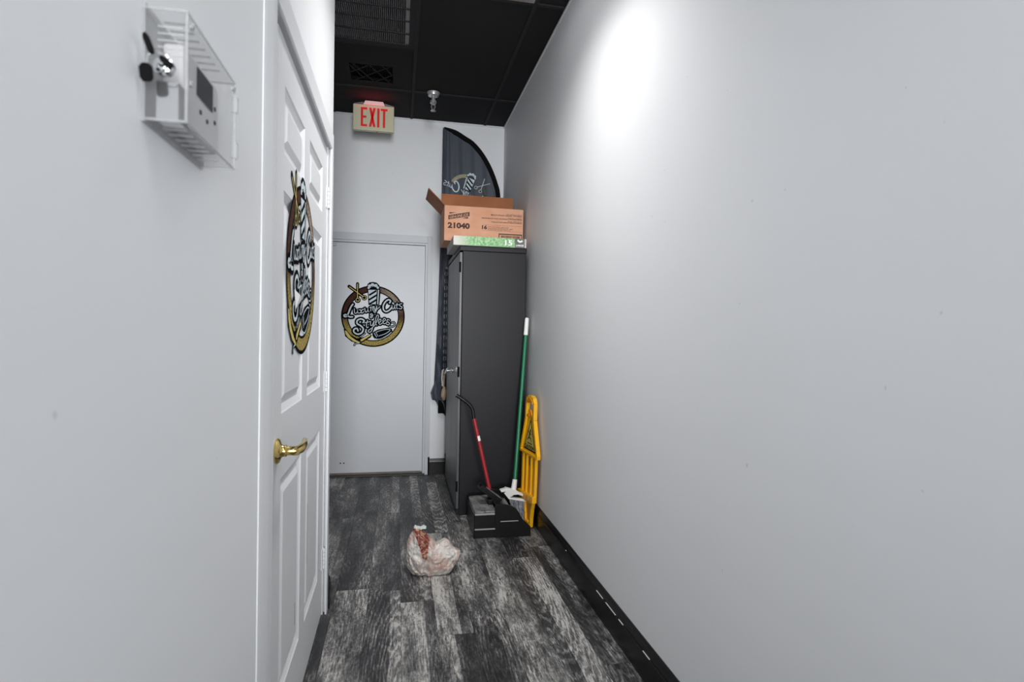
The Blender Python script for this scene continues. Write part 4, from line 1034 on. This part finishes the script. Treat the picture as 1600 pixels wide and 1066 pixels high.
ft_i = [(C_-.045, .145), (C_+.075, .148), (C_+.068, .118), (C_+.060, .07), (C_+.056, .03), (C_+.044, .026), (C_+.030, .03), (C_+.005, .03), (C_-.002, .026), (C_-.012, .03), (C_-.020, .07), (C_-.030, .118)]
put('foot', band(ft, ft_i, 0.0, 0.024), M['yellow'], ws, bevel=0.003)
put('foot_web', wplate(ft_i, 0.002, 0.010), M['yellow_dark'], ws)

# ------------------------------------------------------------------ crumpled plastic shopping bag
def bag():
    t = thing('plastic_bag', (0.19, 2.955, 0), 'crumpled white plastic shopping bag with red print on the floor', 'bag')
    sil = [(0.085, 0.215), (0.102, 0.250), (0.137, 0.218), (0.181, 0.178), (0.214, 0.148), (0.232, 0.160), (0.255, 0.169), (0.280, 0.158), (0.302, 0.128), (0.318, 0.112), (0.334, 0.108), (0.322, 0.070), (0.319, 0.03), (0.300, -0.02), (0.228, -0.05), (0.175, -0.05), (0.12, -0.045), (0.075, -0.01), (0.060, 0.055), (0.056, 0.110), (0.062, 0.165)]
    c = Vector((0.185, 0.075))
    polar = sorted([(math.atan2(z - c.y, x - c.x), (Vector((x, z)) - c).length) for x, z in sil])
    def R(a):
        pr = polar[-1:] + polar + polar[:1]
        for i in range(len(pr) - 1):
            a0, r0 = pr[i]; a1, r1 = pr[i + 1]
            if i == 0: a0 -= 2 * math.pi
            if i == len(pr) - 2: a1 += 2 * math.pi
            if a0 <= a <= a1: return r0 + (r1 - r0) * (a - a0) / (a1 - a0 + 1e-9)
        return polar[0][1]
    bm = bmesh.new(); bmesh.ops.create_icosphere(bm, subdivisions=6, radius=1)
    redpoly = [(0.084, 0.236), (0.150, 0.228), (0.182, 0.190), (0.160, 0.086), (0.138, 0.104), (0.112, 0.180)]
    def inside(x, z):
        r = False
        for i in range(len(redpoly)):
            (xa, za), (xb, zb) = redpoly[i], redpoly[i - 1]
            if (za > z) != (zb > z) and x < (xb - xa) * (z - za) / (zb - za) + xa: r = not r
        return r
    for v in bm.verts:
        d = v.co.copy(); a = math.atan2(d.z, d.x); rr = math.sqrt(max(0, 1 - d.y * d.y))
        dep = 0.095 * (1 - 0.35 * max(0, d.z))
        p = Vector((c.x + math.cos(a) * R(a) * rr, 2.955 + d.y * dep, c.y + math.sin(a) * R(a) * rr))
        q = p * 16
        f1 = noise.voronoi(Vector((q.x, q.y * 0.9, q.z)))[0]
        crease = (f1[1] - f1[0])
        q2 = p * 38
        f2 = noise.voronoi(q2)[0]; c2 = f2[1] - f2[0]
        # vertical fold lines gathered under the knot, plus a valley between the lobes
        fold = 0.005 * math.sin((p.x - 0.16) * 95 + p.z * 30 + 2 * noise.noise(p * 10))
        disp = 0.034 * min(crease, 0.7) + 0.015 * min(c2, 0.6) - 0.010 + fold * (0.4 + 0.6 * max(0, d.z)) - 0.010
        vx = p.x - (0.168 - (0.15 - p.z) * 0.12)
        if d.y < 0: disp -= 0.020 * math.exp(-(vx / 0.012) ** 2) * (1 if p.z < 0.17 else 0.4)
        edge = abs(d.y) ** 0.6
        p += Vector((d.x * 0.3, d.y, d.z * 0.4)) * disp * (0.35 + 0.65 * edge)
        if p.z < 0.04:
            k = min(1.0, (0.04 - p.z) / 0.09); p.x = c.x + (p.x - c.x) * (1 - 0.26 * k); p.y = 2.955 + (p.y - 2.955) * (1 - 0.15 * k)
        p.z = max(p.z, 0.001 + 0.001 * abs(noise.noise(p * 60)))
        v.co = p
    me = bpy.data.meshes.new('bag_film'); 
    for f in bm.faces:
        ce = f.calc_center_median(); f.smooth = True
        if ce.y < 2.955 and inside(ce.x, ce.z): f.material_index = 1
    bm.to_mesh(me); bm.free()
    w = mat('thin_white_plastic_film', srgb(222, 212, 206), 0.3); L = w.node_tree.links; b = w.node_tree.nodes['Principled BSDF']
    tc = N(w, 'ShaderNodeTexCoord'); n1 = N(w, 'ShaderNodeTexNoise', i_Scale=13.0, i_Detail=4.0); L.new(tc.outputs['Object'], n1.inputs['Vector'])
    L.new(mixc(w, maprange(w, n1.outputs['Fac'], 0.44, 0.66), srgb(204, 198, 192), srgb(178, 150, 140)), b.inputs['Base Color'])
    vr = N(w, 'ShaderNodeTexVoronoi', feature='DISTANCE_TO_EDGE', i_Scale=26.0); wn = N(w, 'ShaderNodeTexNoise', i_Scale=9.0, i_Detail=3.0)
    va = N(w, 'ShaderNodeVectorMath', operation='MULTIPLY_ADD'); L.new(tc.outputs['Object'], wn.inputs['Vector']); L.new(wn.outputs['Color'], va.inputs[0]); va.inputs[1].default_value = (0.12, 0.12, 0.12); L.new(tc.outputs['Object'], va.inputs[2]); L.new(va.outputs[0], vr.inputs['Vector'])
    bp2 = N(w, 'ShaderNodeBump', i_Strength=1.0, i_Distance=0.012); L.new(vr.outputs['Distance'], bp2.inputs['Height']); L.new(bp2.outputs[0], b.inputs['Normal'])
    b.inputs['Subsurface Weight'].default_value = 0.08; b.inputs['Subsurface Radius'].default_value = (0.02, 0.015, 0.012)
    r = mat('red_bag_print', srgb(150, 70, 58), 0.4); L = r.node_tree.links; b = r.node_tree.nodes['Principled BSDF']
    tc = N(r, 'ShaderNodeTexCoord'); mp = N(r, 'ShaderNodeMapping'); mp.inputs['Rotation'].default_value = (0, 0.6, 0); L.new(tc.outputs['Object'], mp.inputs[0])
    wv = N(r, 'ShaderNodeTexWave', wave_type='RINGS', i_Scale=16.0, i_Distortion=22.0, i_Detail=2.0); L.new(mp.outputs[0], wv.inputs['Vector'])
    L.new(mixc(r, maprange(r, wv.outputs['Fac'], 0.55, 0.75), srgb(118, 52, 44), srgb(158, 122, 100)), b.inputs['Base Color'])
    me.materials.append(w); me.materials.append(r)
    o = bpy.data.objects.new('bag_film', me); C.objects.link(o); o.parent = t; o.matrix_parent_inverse = t.matrix_basis.inverted()
    # gathered top ruffle at left peak and small curled handle ends
    def leaf(pts, th=0.0015):
        mb = MB(); n = len(pts); vs = [Vector(p) for p in pts]
        mb.add(vs + [v + Vector((0, th, 0)) for v in vs], [tuple(range(n)), tuple(range(2 * n - 1, n - 1, -1))] + [(i, (i + 1) % n, n + (i + 1) % n, n + i) for i in range(n)])
        return mb
    gm2 = mat('pale_green_grey_film', srgb(196, 204, 196), 0.35)
    put('bag_handle', leaf([(0.098, 2.95, 0.232), (0.112, 2.945, 0.247), (0.130, 2.95, 0.240), (0.146, 2.955, 0.247), (0.160, 2.96, 0.236), (0.158, 2.955, 0.224), (0.140, 2.95, 0.226), (0.118, 2.945, 0.216)]), gm2, t, label='pale green-grey loose bag handle')
    put('bag_handle', leaf([(0.300, 2.93, 0.120), (0.312, 2.92, 0.098), (0.332, 2.93, 0.116), (0.338, 2.93, 0.096), (0.322, 2.915, 0.062), (0.300, 2.90, 0.072)]), w, t)
bag()

bpy.context.view_layer.update()
